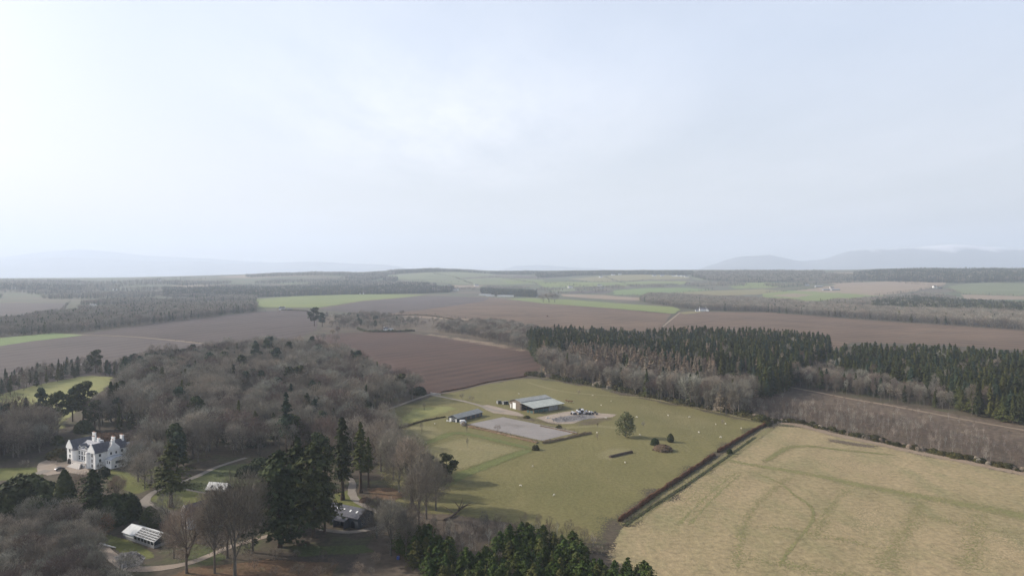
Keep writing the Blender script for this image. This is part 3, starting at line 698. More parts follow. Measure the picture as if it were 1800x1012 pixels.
def store(kind, tr, cr, h, tm, cm):
    Vt, Ft = tr.get(); Vc, Fc = cr.get()
    k = len(PROTO.setdefault(kind, []))
    mt = mesh_np('trunk', Vt, Ft, MATS[tm], smooth=True); mc = mesh_np('crown', Vc, Fc, MATS[cm])
    PROTO[kind].append((mt, mc, h))
    both = mesh_np('tree_whole', np.concatenate([Vt, Vc]), np.concatenate([Ft, Fc + len(Vt)]), [MATS[tm], MATS[cm]], mi=[0] * len(Ft) + [1] * len(Fc))
    FARP.setdefault(kind, []).append((both, h))

def bare(kind, seed, h, cr, cb, n, w, tm, cm, ncl=55, nl=8, lean=.0, up=.35, tr=.32):
    """leafless broadleaf: trunk, forking limbs and a rounded haze of twigs"""
    rg = np.random.default_rng(seed); T = Geo(); C = Geo()
    z0 = h * cb; top = np.array([lean * h, 0, h * .62])
    T.add(tube([(0, 0, -.5), (0, 0, z0 * .6), (lean * z0, 0, z0), top, (lean * h, 0, h * .9)], [tr * 1.25, tr, tr * .8, tr * .4, .04], 6))
    cen = np.array([lean * h, 0, (z0 + h) / 2]); rz = (h - z0) / 2 * 1.05
    lump = rg.normal(size=(7, 3)); lump = unit(lump)
    def shell(d):
        k = 1 + .22 * np.max(d @ lump.T, axis=-1) - .16
        return d * np.array([cr, cr, rz]) * k[..., None]
    ends = []
    for i in range(nl):
        a = i * 2 * math.pi / nl + rg.uniform(-.4, .4); el = rg.uniform(.05, .95)
        d = unit(np.array([math.cos(a) * math.cos(el), math.sin(a) * math.cos(el), math.sin(el)]))
        st = np.array([0, 0, rg.uniform(z0 * .8, z0 + (h - z0) * .35)]); e = cen + shell(d[None])[0] * .86
        mid = st * .5 + e * .5 + np.array([0, 0, -.06 * h]) * (1 - el)
        T.add(tube([st, mid, e], [tr * .42, tr * .26, .04], 4))
        for j in range(4):
            d2 = unit(d + rg.normal(size=3) * .5); d2[2] = abs(d2[2]) * .8; e2 = cen + shell(unit(d2)[None])[0] * .9
            T.add(tube([mid, mid * .45 + e2 * .55 + [0, 0, .03 * h], e2], [tr * .2, tr * .13, .03], 3)); ends.append(e2)
    D = rdir(rg, ncl, .25); rad = rg.uniform(.45, 1, ncl) ** .6
    cl = cen + shell(D) * rad[:, None]
    cl = np.concatenate([cl, np.array(ends)]); K = len(cl)
    m = max(3, n // K); idx = np.repeat(np.arange(K), m); nn = len(idx)
    base = cl[idx] + rg.normal(size=(nn, 3)) * cr * .13
    out = unit(base - cen * [1, 1, .75])
    dr = unit(out * 1.0 + rdir(rg, nn) * .85 + np.array([0, 0, up]))
    C.add(blades(base, dr, rg.uniform(.08, .22, nn) * cr, np.full(nn, w) * rg.uniform(.6, 1.4, nn), rg, out))
    store(kind, T, C, h, tm, cm)
def conifer(kind, seed, h, r, zb, nb, nt, ts, tm, cm, droop=.25, power=.85, lumpy=.25, flat=0, tr=.3, gap=0):
    """spruce, fir, redwood: whorls of branches carrying needle sprays"""
    rg = np.random.default_rng(seed); T = Geo(); C = Geo()
    T.add(tube([(0, 0, -.5), (0, 0, h * .08), (0, 0, h * .5), (0, 0, h * .97)], [tr * 1.5, tr, tr * .6, .04], 6))
    t = np.sort(rg.uniform(0, 1, nb)) ; a = rg.uniform(0, 2 * np.pi, nb) + t * 40
    z = h * (zb + (1 - zb) * t)
    R = r * ((1 - t) ** power + flat * .25) * (1 - lumpy + lumpy * 2 * rg.random(nb)) * np.clip(t * 6 + .55, 0, 1)
    R = np.maximum(R, .35)
    if gap: R *= np.where(np.sin(t * 23 + seed) > .3, .55, 1)
    k = np.tile((np.arange(nt) + .5) / nt, nb); bi = np.repeat(np.arange(nb), nt)
    rr = R[bi] * (.25 + .8 * k); sw = rg.normal(size=len(k)) * .16 * R[bi] * (1.15 - k)
    ca, sa = np.cos(a[bi]), np.sin(a[bi])
    P = np.stack([ca * rr - sa * sw, sa * rr + ca * sw, z[bi] - droop * rr + rg.normal(size=len(k)) * .12 * ts], 1)
    N = unit(np.stack([ca * .55, sa * .55, np.full(len(k), .75)], 1) + rg.normal(size=P.shape) * .38)
    C.add(tufts(P, N, ts * rg.uniform(.6, 1.35, len(k)) * (1.1 - .45 * k), rg))
    # leading shoot
    C.add(blades(np.tile([[0, 0, h * .95]], (6, 1)), unit(rg.normal(size=(6, 3)) * .25 + [0, 0, 1]), np.full(6, h * .06), np.full(6, .25), rg))
    if nb > 60:
        for q in range(0, nb, max(1, nb // 14)):
            T.add(tube([(0, 0, z[q]), (math.cos(a[q]) * R[q] * .8, math.sin(a[q]) * R[q] * .8, z[q] - droop * R[q] * .8)], [.09, .03], 3))
    store(kind, T, C, h, tm, cm)
def clumpy(kind, seed, h, clumps, n, ts, tm, cm, zb=.35, r=5, tr=.3, flatz=.5, stems=1):
    """pine, cedar, yew, evergreen oak: leafy clumps on limbs"""
    rg = np.random.default_rng(seed); T = Geo(); C = Geo()
    T.add(tube([(0, 0, -.5), (0, 0, h * zb), (rg.uniform(-.4, .4), rg.uniform(-.4, .4), h * .9)], [tr * 1.3, tr, .06], 6))
    for i in range(clumps):
        t = (i + .5) / clumps; z = h * (zb + (1 - zb) * t) - h * .03
        R = r * math.sin(math.pi * (.18 + .72 * t)) ** .8; a = i * 2.4 + rg.uniform(-.5, .5)
        q = R * rg.uniform(.35, .8) * (1 - .35 * (t > .85)); c = np.array([math.cos(a) * q, math.sin(a) * q, z])
        s = r * rg.uniform(.34, .52)
        T.add(tube([(0, 0, max(.3, z - h * .12)), c * [1, 1, 1]], [tr * .3, .04], 4))
        m = max(6, n // clumps); d = rdir(rg, m, .25); rad = rg.uniform(.35, 1, m) ** .5
        P = c + d * (s * rad)[:, None] * [1, 1, flatz * 1.4]
        C.add(tufts(P, unit(d + rg.normal(size=d.shape) * .5), ts * rg.uniform(.6, 1.3, m), rg))
    store(kind, T, C, h, tm, cm)
def bush(kind, seed, h, r, n, ts, cm, point=.0, tm='bark_brown', stem=True):
    rg = np.random.default_rng(seed); T = Geo(); C = Geo()
    T.add(tube([(0, 0, -.3), (.05, 0, h * .5), (0, 0.05, h * .8)], [.12, .1, .03], 5))
    d = rdir(rg, n, .1); d[:, 2] = np.abs(d[:, 2]) if not point else d[:, 2]
    lump = rdir(rg, 8); k = .82 + .24 * np.max(d @ lump.T, axis=1); k *= rg.uniform(.55, 1, n) ** .4
    if point:   # egg or column
        t = rg.random(n); a = rg.uniform(0, 2 * np.pi, n); R = r * np.sin(np.pi * np.clip(t * .93 + .07, 0, 1) ** .75) ** .6 * (.8 + .3 * rg.random(n))
        P = np.stack([np.cos(a) * R, np.sin(a) * R, h * t], 1); nr = unit(np.stack([np.cos(a), np.sin(a), .3 * np.ones(n)], 1))
        C.add(tufts(P, unit(nr + rg.normal(size=P.shape) * .35), ts * rg.uniform(.6, 1.3, n), rg))
    else:
        P = d * k[:, None] * [r, r, h * .98]
        C.add(tufts(P, unit(d + rg.normal(size=d.shape) * .5), ts * rg.uniform(.6, 1.3, n), rg))
    store(kind, T, C, h, tm, cm)

for i in range(6):
    bare('bare_tree', 10 + i, 17, [6.4, 5.6, 7.2, 5.0, 6.8, 6.0][i], [.28, .34, .25, .38, .3, .22][i], 2300, .13, 'bark_grey', ['twig_grey', 'twig_grey', 'twig_brown', 'twig_grey', 'twig_purple', 'twig_grey'][i], lean=[0, .03, -.02, 0, .02, 0][i])
for i in range(4):
    bare('slender_bare_tree', 40 + i, 16, [3.0, 2.6, 3.4, 2.8][i], [.25, .35, .2, .3][i], 1700, .11, 'bark_grey', ['twig_grey', 'twig_purple', 'twig_brown', 'twig_grey'][i], ncl=40, nl=6, up=.8, tr=.17)
for i in range(3):
    bare('birch_sapling', 60 + i, 8, [1.6, 1.3, 1.9][i], .15, 500, .07, ['bark_grey', 'bark_grey', 'bark_white'][i], ['twig_purple', 'twig_purple', 'twig_brown'][i], ncl=24, nl=5, up=1.2, tr=.08)
for i in range(2):
    bare('bare_shrub', 70 + i, 4.5, [2.4, 2.0][i], .06, 700, .08, 'bark_grey', ['twig_tan', 'twig_brown'][i], ncl=26, nl=6, up=.5, tr=.08)
for i in range(3):
    conifer('larch_tree', 80 + i, 20, [4.6, 4.0, 5.0][i], .10, 130, 9, .72, 'bark_grey', 'twig_tan', droop=.12, power=.75, tr=.22)
for i in range(5):
    conifer('spruce_tree', 90 + i, 21, [3.8, 3.1, 4.6, 3.4, 4.2][i], [.08, .14, .1, .26, .06][i], 150, 9, 1.05, 'bark_brown', ['needle_dark', 'needle_olive', 'needle_dark', 'needle_blue', 'needle_olive'][i], droop=.28, power=[.78, .7, .5, .6, .9][i], lumpy=[.25, .3, .38, .42, .25][i], tr=.28)
for i in range(3):
    conifer('young_spruce', 100 + i, 8, [3.3, 2.8, 3.6][i], .02, 110, 9, .66, 'bark_brown', ['needle_young', 'needle_olive', 'needle_young'][i], droop=.1, power=.5, lumpy=.45, tr=.1)
conifer('redwood_tree', 110, 38, 4.6, .27, 260, 12, 1.15, 'bark_brown', 'needle_dark', droop=.35, power=.42, lumpy=.3, tr=.85)
conifer('redwood_tree', 113, 36, 5.0, .33, 230, 12, 1.15, 'bark_brown', 'needle_olive', droop=.35, power=.5, lumpy=.35, tr=.85)
conifer('tall_fir', 115, 34, 4.6, .36, 200, 11, 1.1, 'bark_brown', 'needle_blue', droop=.22, power=.6, lumpy=.5, gap=1, tr=.5)
conifer('tall_fir', 118, 30, 8.4, .12, 300, 14, 1.3, 'bark_brown', 'needle_dark', droop=.18, power=.30, lumpy=.6, gap=1, tr=.6)
conifer('tall_fir', 119, 30, 7.8, .16, 270, 14, 1.3, 'bark_brown', 'needle_dark', droop=.16, power=.27, lumpy=.62, gap=1, tr=.6)
conifer('spreading_conifer', 120, 30, 8.6, .24, 200, 13, 1.2, 'bark_brown', 'needle_olive', droop=.08, power=.55, lumpy=.55, gap=1, tr=.75)
for i in range(3):
    bare('big_bare_tree', 160 + i, 20, [8.2, 7.2, 6.4][i], [.16, .2, .26][i], 6500, .11, 'bark_grey', ['twig_grey', 'twig_brown', 'twig_brown'][i], ncl=90, nl=11, tr=.42)
for i in range(3):
    clumpy('pine_tree', 130 + i, 18, 13, 1500, .95, 'bark_brown', ['needle_blue', 'needle_dark', 'needle_blue'][i], zb=.35, r=[4.6, 5.4, 3.8][i], tr=.3)
clumpy('holm_oak', 140, 13, 15, 1700, .7, 'bark_grey', 'leaf_evergreen', zb=.2, r=6.2, tr=.3, flatz=.65)
bush('yew_tree', 150, 9, 2.9, 1500, .62, 'needle_dark', point=1)
bush('yew_tree', 151, 20, 3.3, 2600, .85, 'needle_dark', point=1)
bush('laurel_bush', 152, 5, 4.2, 1300, .8, 'leaf_laurel'); bush('laurel_bush', 153, 8, 5.2, 1900, .95, 'needle_dark')
bush('gorse_bush', 154, 2.4, 1.9, 420, .5, 'leaf_gorse'); bush('gorse_bush', 155, 1.9, 2.2, 420, .5, 'leaf_gorse'); bush('gorse_bush', 156, 2.6, 1.6, 380, .5, 'twig_brown')
leaf_mat('leaf_brown', (.165, .105, .075), (.12, .08, .055), scale=.5, objvar=.15)
bush('rust_bush', 157, 2.6, 2.5, 800, .42, 'leaf_brown')
bare('red_tree', 158, 9.5, 2.3, .3, 1500, .13, 'bark_brown', 'leaf_rust', ncl=36, nl=6, up=.9, tr=.12)
# light versions for woods beyond about a kilometre
_keep = dict(PROTO); PROTO.clear()
for i in range(3):
    bare('far_bare', 210 + i, 16, [6, 5.2, 6.8][i], .22, 260, .5, 'bark_grey', ['twig_grey', 'twig_brown', 'twig_grey'][i], ncl=22, nl=4)
for i in range(3):
    conifer('far_spruce', 220 + i, 19, [3.8, 3.3, 4.4][i], .05, 40, 4, 2.4, 'bark_brown', ['needle_dark', 'needle_blue', 'needle_olive'][i], droop=.25, power=.75, lumpy=.3)
PROTO.clear(); PROTO.update(_keep)

def instancer(name, kinds, rows, label, cat='wood'):
    """one countless mass of trees: points carrying instances.  rows: (x, y, z, rot, height, kind index)"""
    coll = bpy.data.collections.new(name + '_shapes'); hs = []; start = {}
    for k in kinds:
        start[k] = (len(hs), len(FARP[k]))
        for me, h in FARP[k]:
            o = bpy.data.objects.new('%s_%03d' % ('shape', len(hs)), me); coll.objects.link(o); hs.append(h)
    rg = np.random.default_rng(len(rows)); A = np.array([r[:5] for r in rows], float)
    st = np.array([start[kinds[r[5]]] for r in rows]); idx = st[:, 0] + (rg.random(len(rows)) * st[:, 1]).astype(int)
    me = bpy.data.meshes.new(name); me.vertices.add(len(rows)); me.vertices.foreach_set('co', A[:, :3].astype(np.float32).ravel())
    for nm, ty, d in (('rot', 'FLOAT', A[:, 3]), ('scl', 'FLOAT', A[:, 4] / np.array(hs)[idx]), ('wid', 'FLOAT', A[:, 4] / np.array(hs)[idx] * rg.uniform(.8, 1.28, len(rows))), ('idx', 'INT', idx)):
        at = me.attributes.new(nm, ty, 'POINT'); at.data.foreach_set('value', d.astype(np.float32 if ty == 'FLOAT' else np.int32))
    ob = link(name, me)
    ng = bpy.data.node_groups.new(name, 'GeometryNodeTree')
    ng.interface.new_socket('Geometry', in_out='INPUT', socket_type='NodeSocketGeometry')
    ng.interface.new_socket('Geometry', in_out='OUTPUT', socket_type='NodeSocketGeometry')
    N = ng.nodes.new; L = ng.links.new
    gi = N('NodeGroupInput'); go = N('NodeGroupOutput'); ip = N('GeometryNodeInstanceOnPoints'); ci = N('GeometryNodeCollectionInfo')
    ci.inputs['Collection'].default_value = coll; ci.inputs['Separate Children'].default_value = True; ci.inputs['Reset Children'].default_value = True
    ip.inputs['Pick Instance'].default_value = True
    def attr(nm, ty):
        n = N('GeometryNodeInputNamedAttribute'); n.data_type = ty; n.inputs['Name'].default_value = nm; return n.outputs['Attribute']
    sc3 = N('ShaderNodeCombineXYZ'); L(attr('wid', 'FLOAT'), sc3.inputs[0]); L(attr('wid', 'FLOAT'), sc3.inputs[1]); L(attr('scl', 'FLOAT'), sc3.inputs[2])
    cx = N('ShaderNodeCombineXYZ'); L(attr('rot', 'FLOAT'), cx.inputs['Z'])
    L(gi.outputs[0], ip.inputs['Points']); L(ci.outputs[0], ip.inputs['Instance']); L(attr('idx', 'INT'), ip.inputs['Instance Index'])
    L(cx.outputs[0], ip.inputs['Rotation']); L(sc3.outputs[0], ip.inputs['Scale']); L(ip.outputs[0], go.inputs[0])
    md = ob.modifiers.new('scatter', 'NODES'); md.node_group = ng
    return tag(ob, label, cat, kind='stuff')

rnd = random.Random(77)
def tree(kind, x, y, h, label, group=None, var=None, cat='tree', wide=None, rz=None):
    """a single tree: an empty at its foot, trunk and crown as parts"""
    v = PROTO[kind][(rnd.randrange(len(PROTO[kind])) if var is None else var)]
    s = h / v[2]; wide = rnd.uniform(.8, 1.28) if wide is None else wide; r = empty(kind, (x, y, float(H(x, y))), rnd.uniform(0, 6.28) if rz is None else rz, s)
    r.scale = (s * wide, s * wide, s)
    t = link('trunk', v[0], r); c = link('crown', v[1], r)
    return tag(r, label, cat, group)
def tpx(kind, u, vtop, vbase, label, var=None, wide=1.0, group=None, cat='tree', rz=None):
    x, y, z = G(u, vbase); h = (vbase - vtop) * mpp(vbase)
    return tree(kind, x, y, h, label, group, var, cat, wide, rz)

EXCL = []      # world polygons kept clear of scattered trees
def scatter(px, sp, mix, hr, key, label, group, seed, world=False, excl=True, far=False):
    """jittered fill of an outline; returns (size, kind, x, y, h, key)"""
    P = px if world else W(px); rg = random.Random(seed)
    xs = [p[0] for p in P]; ys = [p[1] for p in P]; out = []
    gx = np.arange(min(xs), max(xs), sp); gy = np.arange(min(ys), max(ys), sp * .87)
    X, Y = np.meshgrid(gx, gy); X[1::2] += sp / 2
    r2 = np.random.default_rng(seed); X = X + r2.uniform(-.38, .38, X.shape) * sp; Y = Y + r2.uniform(-.38, .38, Y.shape) * sp
    X = X.ravel(); Y = Y.ravel(); k = inside(P, X, Y)
    if excl:
        for e in EXCL: k &= ~inside(e, X, Y)
    X = X[k]; Y = Y[k]
    ks = [m[0] for m in mix]; ws = [m[1] for m in mix]
    nz = np.sin(X / 41 + seed) + np.sin(Y / 33 + X / 57 + seed * 2)
    for x, y, q in zip(X.tolist(), Y.tolist(), nz.tolist()):
        kk = rg.choices(ks, ws)[0]
        h = rg.uniform(*hr) * (1 + .06 * q) * HS.get(kk, 1)
        out.append([h / math.hypot(x, y), kk, x, y, h, key])
    LAB[key] = (label, group)
    return out
HS = {'slender_bare_tree': .92, 'laurel_bush': .35, 'bare_shrub': .3, 'pine_tree': 1.05, 'birch_sapling': .7}
LAB = {}

# ------------------------------------------------------------------ trees: the woods
for e in ([(100, 760), (250, 765), (262, 800), (255, 862), (180, 865), (60, 850), (40, 800), (110, 805)],
          [(305, 850), (345, 826), (440, 806), (480, 812), (470, 850), (420, 870), (300, 905), (240, 900), (250, 862)],
          [(640, 732), (745, 696), (780, 690), (780, 720), (640, 760)]):
    EXCL.append(W(e))
ALL = []
WOOD = [(748, 693), (700, 713), (640, 736), (628, 760), (640, 800), (600, 822), (540, 815), (480, 806), (430, 803), (350, 815), (310, 838), (262, 822), (248, 790), (225, 762), (130, 757), (100, 785),
        (50, 800), (0, 812), (-250, 850), (-250, 780), (0, 758), (60, 766), (112, 768), (142, 756), (182, 734), (208, 706), (216, 676), (255, 655), (330, 640), (400, 628), (470, 622), (540, 629), (600, 642), (650, 663), (705, 688)]
ALL += scatter(WOOD, 10.2, [('bare_tree', 73), ('slender_bare_tree', 9), ('pine_tree', 6.5), ('spruce_tree', 6.5), ('laurel_bush', 5)], (14.5, 23.5), 'wood',
               'leafless grey brown tree in the dense wood behind and beside the white mansion', 'trees of the large bare wood', 1)
ALL += scatter([(-250, 768), (0, 700), (60, 680), (150, 661), (205, 664), (225, 652), (150, 645), (60, 663), (0, 680), (-250, 735)], 7.5, [('spruce_tree', 45), ('slender_bare_tree', 55)], (11, 16), 'strip',
               'dark tree in the narrow belt between the mauve field and the yellow meadow', 'trees of the narrow belt', 2, excl=False)
ALL += scatter([(205, 664), (230, 650), (300, 640), (400, 634), (420, 650), (330, 665), (240, 672)], 8.5, [('pine_tree', 50), ('spruce_tree', 20), ('bare_tree', 30)], (13, 18), 'pines',
               'dark evergreen standing along the upper edge of the bare wood', 'evergreens at the upper wood edge', 3, excl=False)
ALL += scatter([(-160, 962), (40, 955), (120, 972), (165, 1000), (205, 1045), (230, 1250), (-260, 1300)], 6.6, [('bare_tree', 90), ('bare_shrub', 10)], (10, 13), 'corner',
               'leafless greyish tree in the thicket filling the bottom left corner', 'trees of the bottom left thicket', 4, excl=False)
ALL += scatter([(-60, 760), (0, 752), (60, 762), (112, 758), (104, 785), (60, 800), (0, 812), (-60, 820)], 8.5, [('bare_tree', 92), ('pine_tree', 4), ('laurel_bush', 4)], (12, 17), 'wood', *LAB['wood'], 20)
ALL += scatter([(640, 742), (690, 760), (700, 790), (690, 830), (655, 835), (640, 800)], 9.0, [('bare_tree', 100)], (12, 17), 'wood', *LAB['wood'], 21)
ALL += scatter([(236, 790), (262, 800), (300, 838), (290, 850), (262, 858), (246, 845), (236, 815)], 10, [('bare_tree', 80), ('laurel_bush', 20)], (11, 16), 'garden', '', '', 22, excl=False)
ALL += scatter([(262, 903), (330, 908), (335, 950), (290, 948), (240, 918)], 7.5, [('bare_shrub', 70), ('bare_tree', 30)], (6, 13), 'garden', '', '', 23, excl=False)
ALL += scatter([(0, 935), (100, 925), (160, 935), (175, 965), (120, 962), (0, 950)], 7, [('bare_tree', 60), ('laurel_bush', 20), ('bare_shrub', 20)], (8, 12), 'corner', '', '', 24, excl=False)
ALL += scatter([(640, 890), (700, 905), (735, 925), (720, 960), (660, 960)], 7.5, [('bare_tree', 60), ('bare_shrub', 40)], (7, 12), 'garden', '', '', 26, excl=False)
# plantation one
P1F = [(948, 655), (1010, 673), (1080, 686), (1150, 703), (1240, 721), (1300, 734), (1325, 712), (1330, 690), (1250, 700), (1150, 684), (1050, 665), (960, 645)]
ALL += scatter(P1F, 5.4, [('slender_bare_tree', 66), ('bare_tree', 20), ('larch_tree', 9), ('spruce_tree', 5)], (13, 22), 'plantfront',
               'slim leafless tree in the fringe along the top of the sheep pasture', 'slim bare trees fringing the pasture', 5, excl=False)
P1M = [(1000, 659), (1050, 668), (1150, 686), (1235, 702), (1262, 690), (1240, 668), (1150, 650), (1060, 641), (1000, 640)]
ALL += scatter(P1M, 6.2, [('larch_tree', 84), ('slender_bare_tree', 6), ('spruce_tree', 10)], (19, 26), 'larches',
               'tan leafless larch with a pointed top before the dark plantation', 'tan larches before the dark plantation', 6, excl=False)
P1B = [(925, 606), (945, 640), (985, 645), (990, 633), (1060, 637), (1150, 649), (1260, 665), (1340, 674), (1330, 700), (1345, 706), (1400, 682), (1450, 655), (1462, 622), (1380, 612), (1300, 610), (1240, 606), (1140, 608), (1000, 602)]
ALL += scatter(P1B, 5.6, [('spruce_tree', 88), ('slender_bare_tree', 4), ('larch_tree', 8)], (15, 26.5), 'plant',
               'dark green spruce in the dense plantation above the sheep pasture', 'spruces of the plantation above the pasture', 7, excl=False)
P2F = [(1400, 681), (1500, 697), (1600, 712), (1680, 724), (1668, 706), (1560, 690), (1480, 672), (1440, 660)]
ALL += scatter(P2F, 6.2, [('slender_bare_tree', 75), ('bare_tree', 12), ('spruce_tree', 13)], (12, 16), 'plant2front',
               'slim leafless tree before the right hand plantation beyond the felled ground', 'slim bare trees before the right plantation', 8, excl=False)
P2B = [(1442, 660), (1480, 673), (1560, 691), (1670, 707), (1682, 725), (1740, 737), (1820, 753), (1980, 785), (2200, 830), (2200, 730), (1950, 680), (1800, 656), (1700, 646), (1600, 640), (1484, 634), (1476, 645), (1455, 648)]
ALL += scatter(P2B, 6.0, [('spruce_tree', 92), ('slender_bare_tree', 8)], (15.5, 24.5), 'plant2',
               'olive green spruce in the plantation at the right edge', 'spruces of the right plantation', 9, excl=False)
# birch regrowth on the felled ground
ALL += scatter([(1345, 742), (1400, 742), (1500, 765), (1600, 786), (1700, 805), (1800, 826), (2000, 864), (2000, 830), (1800, 790), (1650, 757), (1500, 728), (1380, 712), (1300, 715)], 3.9, [('birch_sapling', 88), ('bare_shrub', 12)], (6, 11), 'birch',
               'thin leafless birch growing on the brown felled ground', 'birches on the felled ground', 10, excl=False)
ALL += scatter([(1300, 700), (1400, 705), (1500, 722), (1700, 760), (1900, 800), (1900, 780), (1700, 742), (1500, 706), (1390, 688)], 9, [('birch_sapling', 70), ('bare_shrub', 30)], (5, 9), 'birch2',
               'thin leafless birch growing on the brown felled ground', 'birches on the felled ground', 11, excl=False)
# young spruces and scrub at the bottom
ALL += scatter([(702, 962), (730, 975), (790, 985), (800, 1000), (860, 985), (900, 960), (960, 955), (1000, 968), (1035, 985), (1060, 1010), (1150, 1030), (1160, 1110), (820, 1100), (770, 1040), (740, 1010), (705, 985)], 3.25, [('young_spruce', 74), ('bare_shrub', 20), ('birch_sapling', 6)], (4.4, 8.6), 'young',
               'young green spruce in the thicket at the bottom centre', 'young spruces at the bottom centre', 12, excl=False)
ALL += scatter([(735, 930), (800, 940), (880, 935), (960, 935), (1050, 965), (1080, 990), (1000, 968), (900, 958), (850, 985), (790, 985), (740, 965)], 3.8, [('birch_sapling', 60), ('bare_shrub', 40)], (7, 11), 'scrub',
               'tan leafless scrub tree between the young spruces and the pasture', 'scrub trees round the young spruces', 13, excl=False)
ALL += scatter([(430, 985), (520, 985), (600, 990), (690, 995), (690, 1015), (560, 1030), (430, 1030)], 9, [('bare_shrub', 100)], (9, 14), 'scrub2',
               'small leafless shrub on the brown ground at the bottom edge', 'shrubs at the bottom edge', 14, excl=False)
ALL += scatter([(698, 952), (740, 962), (790, 985), (800, 1010), (765, 1018), (715, 992)], 3.0, [('young_spruce', 92), ('bare_shrub', 8)], (6.5, 9.0), 'young', *LAB['young'], 28, excl=False)
# scrub between the ploughed fields
ALL += scatter([(800, 575), (870, 572), (960, 590), (985, 606), (945, 622), (880, 604), (820, 590), (760, 583)], 8.5, [('bare_tree', 60), ('slender_bare_tree', 40)], (11, 16), 'mid',
               'leafless tree in the scrub between the two brown fields', 'trees of the central scrub', 15, excl=False)
ALL += scatter([(590, 562), (640, 556), (690, 560), (740, 568), (700, 578), (620, 580), (580, 576)], 15, [('bare_tree', 75), ('slender_bare_tree', 20), ('pine_tree', 5)], (8, 14), 'mid2',
               'leafless tree in the scrub between the two brown fields', 'trees of the central scrub', 16, excl=False)
ALL += scatter([(480, 632), (560, 600), (585, 588), (600, 584), (560, 605), (500, 625)], 12, [('bare_tree', 70), ('bare_shrub', 30)], (8, 12), 'mid3',
               'leafless tree in the scrub between the two brown fields', 'trees of the central scrub', 17, excl=False)

ALL += scatter([(545, 556), (640, 553), (740, 558), (830, 566), (960, 584), (940, 600), (860, 592), (760, 578), (640, 572), (570, 578)], 24, [('bare_tree', 40), ('bare_shrub', 60)], (6, 13), 'mid3',
               *LAB['mid3'], 27, excl=False)
KEYNAME = {'slender_bare_tree': 'slim leafless tree', 'larch_tree': 'tan leafless larch', 'spruce_tree': 'dark pointed spruce', 'pine_tree': 'dark bushy evergreen pine', 'bare_tree': 'broad leafless tree',
           'laurel_bush': 'low dark evergreen bush', 'birch_sapling': 'thin leafless birch', 'bare_shrub': 'low leafless shrub', 'young_spruce': 'young green spruce'}
WHERE = {'garden': 'in the grounds round the mansion and its cottages', 'wood': 'in the large bare wood behind the white mansion', 'strip': 'in the narrow belt above the yellow meadow', 'pines': 'at the upper edge of the bare wood', 'corner': 'in the thicket of the bottom left corner',
         'plantfront': 'in the fringe along the top of the sheep pasture', 'larches': 'in the tan band before the dark plantation', 'plant': 'in the dense plantation above the pasture', 'plant2front': 'before the right hand plantation',
         'plant2': 'in the plantation at the right edge', 'birch': 'on the brown felled ground beside the straw field', 'birch2': 'on the upper part of the felled ground', 'young': 'in the thicket at the bottom centre', 'scrub': 'between the young spruces and the pasture',
         'scrub2': 'on the brown ground at the bottom edge', 'mid': 'in the scrub between the two brown fields', 'mid2': 'in the scrub between the two brown fields', 'mid3': 'in the scrub between the two brown fields'}
CAP = {'bare_tree': 255, 'slender_bare_tree': 285, 'spruce_tree': 280, 'larch_tree': 200, 'birch_sapling': 285, 'young_spruce': 285, 'pine_tree': 60, 'laurel_bush': 60, 'bare_shrub': 200}
bykind = {}
for t in ALL: bykind.setdefault(t[1], []).append(t)
rest = {}
for k, L in bykind.items():
    # those inside the frame and nearest first
    def seen(t):
        u = 900 + FP * t[2] / t[3]; return (t[0] if -40 < u < 1840 and t[3] > 165 else 0)
    L.sort(key=seen, reverse=True)
    for i, t in enumerate(L):
        if i < CAP[k] and seen(t) > 0:
            tree(k, t[2], t[3], t[4], KEYNAME[k] + ' ' + WHERE[t[5]], KEYNAME[k] + 's ' + WHERE[t[5]], cat='shrub' if 'shrub' in k or 'bush' in k else 'tree')
        else: rest.setdefault(t[5], []).append(t)
STUFFN = {'wood': ('wood', 'mass of leafless grey brown trees of the large wood behind the mansion'), 'plant': ('plantation', 'mass of dark spruces of the plantation above the pasture'),
          'plant2': ('plantation', 'mass of olive green spruces of the plantation at the right edge'), 'birch': ('birch_thicket', 'purplish mass of birch regrowth on the felled ground'),
          'corner': ('thicket', 'leafless thicket in the bottom left corner'), 'mid': ('scrub', 'leafless scrub between the two brown fields')}
MERGE = {'garden': 'corner', 'strip': 'wood', 'pines': 'wood', 'plantfront': 'plant', 'larches': 'plant', 'plant2front': 'plant2', 'birch2': 'birch', 'young': 'corner', 'scrub': 'corner', 'scrub2': 'corner', 'mid2': 'mid', 'mid3': 'mid'}
pool = {}
for k, L in rest.items(): pool.setdefault(MERGE.get(k, k), []).extend(L)
for k, L in pool.items():
    nm, lab = STUFFN[k]; kinds = sorted(set(t[1] for t in L))
    instancer(nm, kinds, [(t[2], t[3], float(H(t[2], t[3])), rnd.uniform(0, 6.28), t[4], kinds.index(t[1])) for t in L], lab)

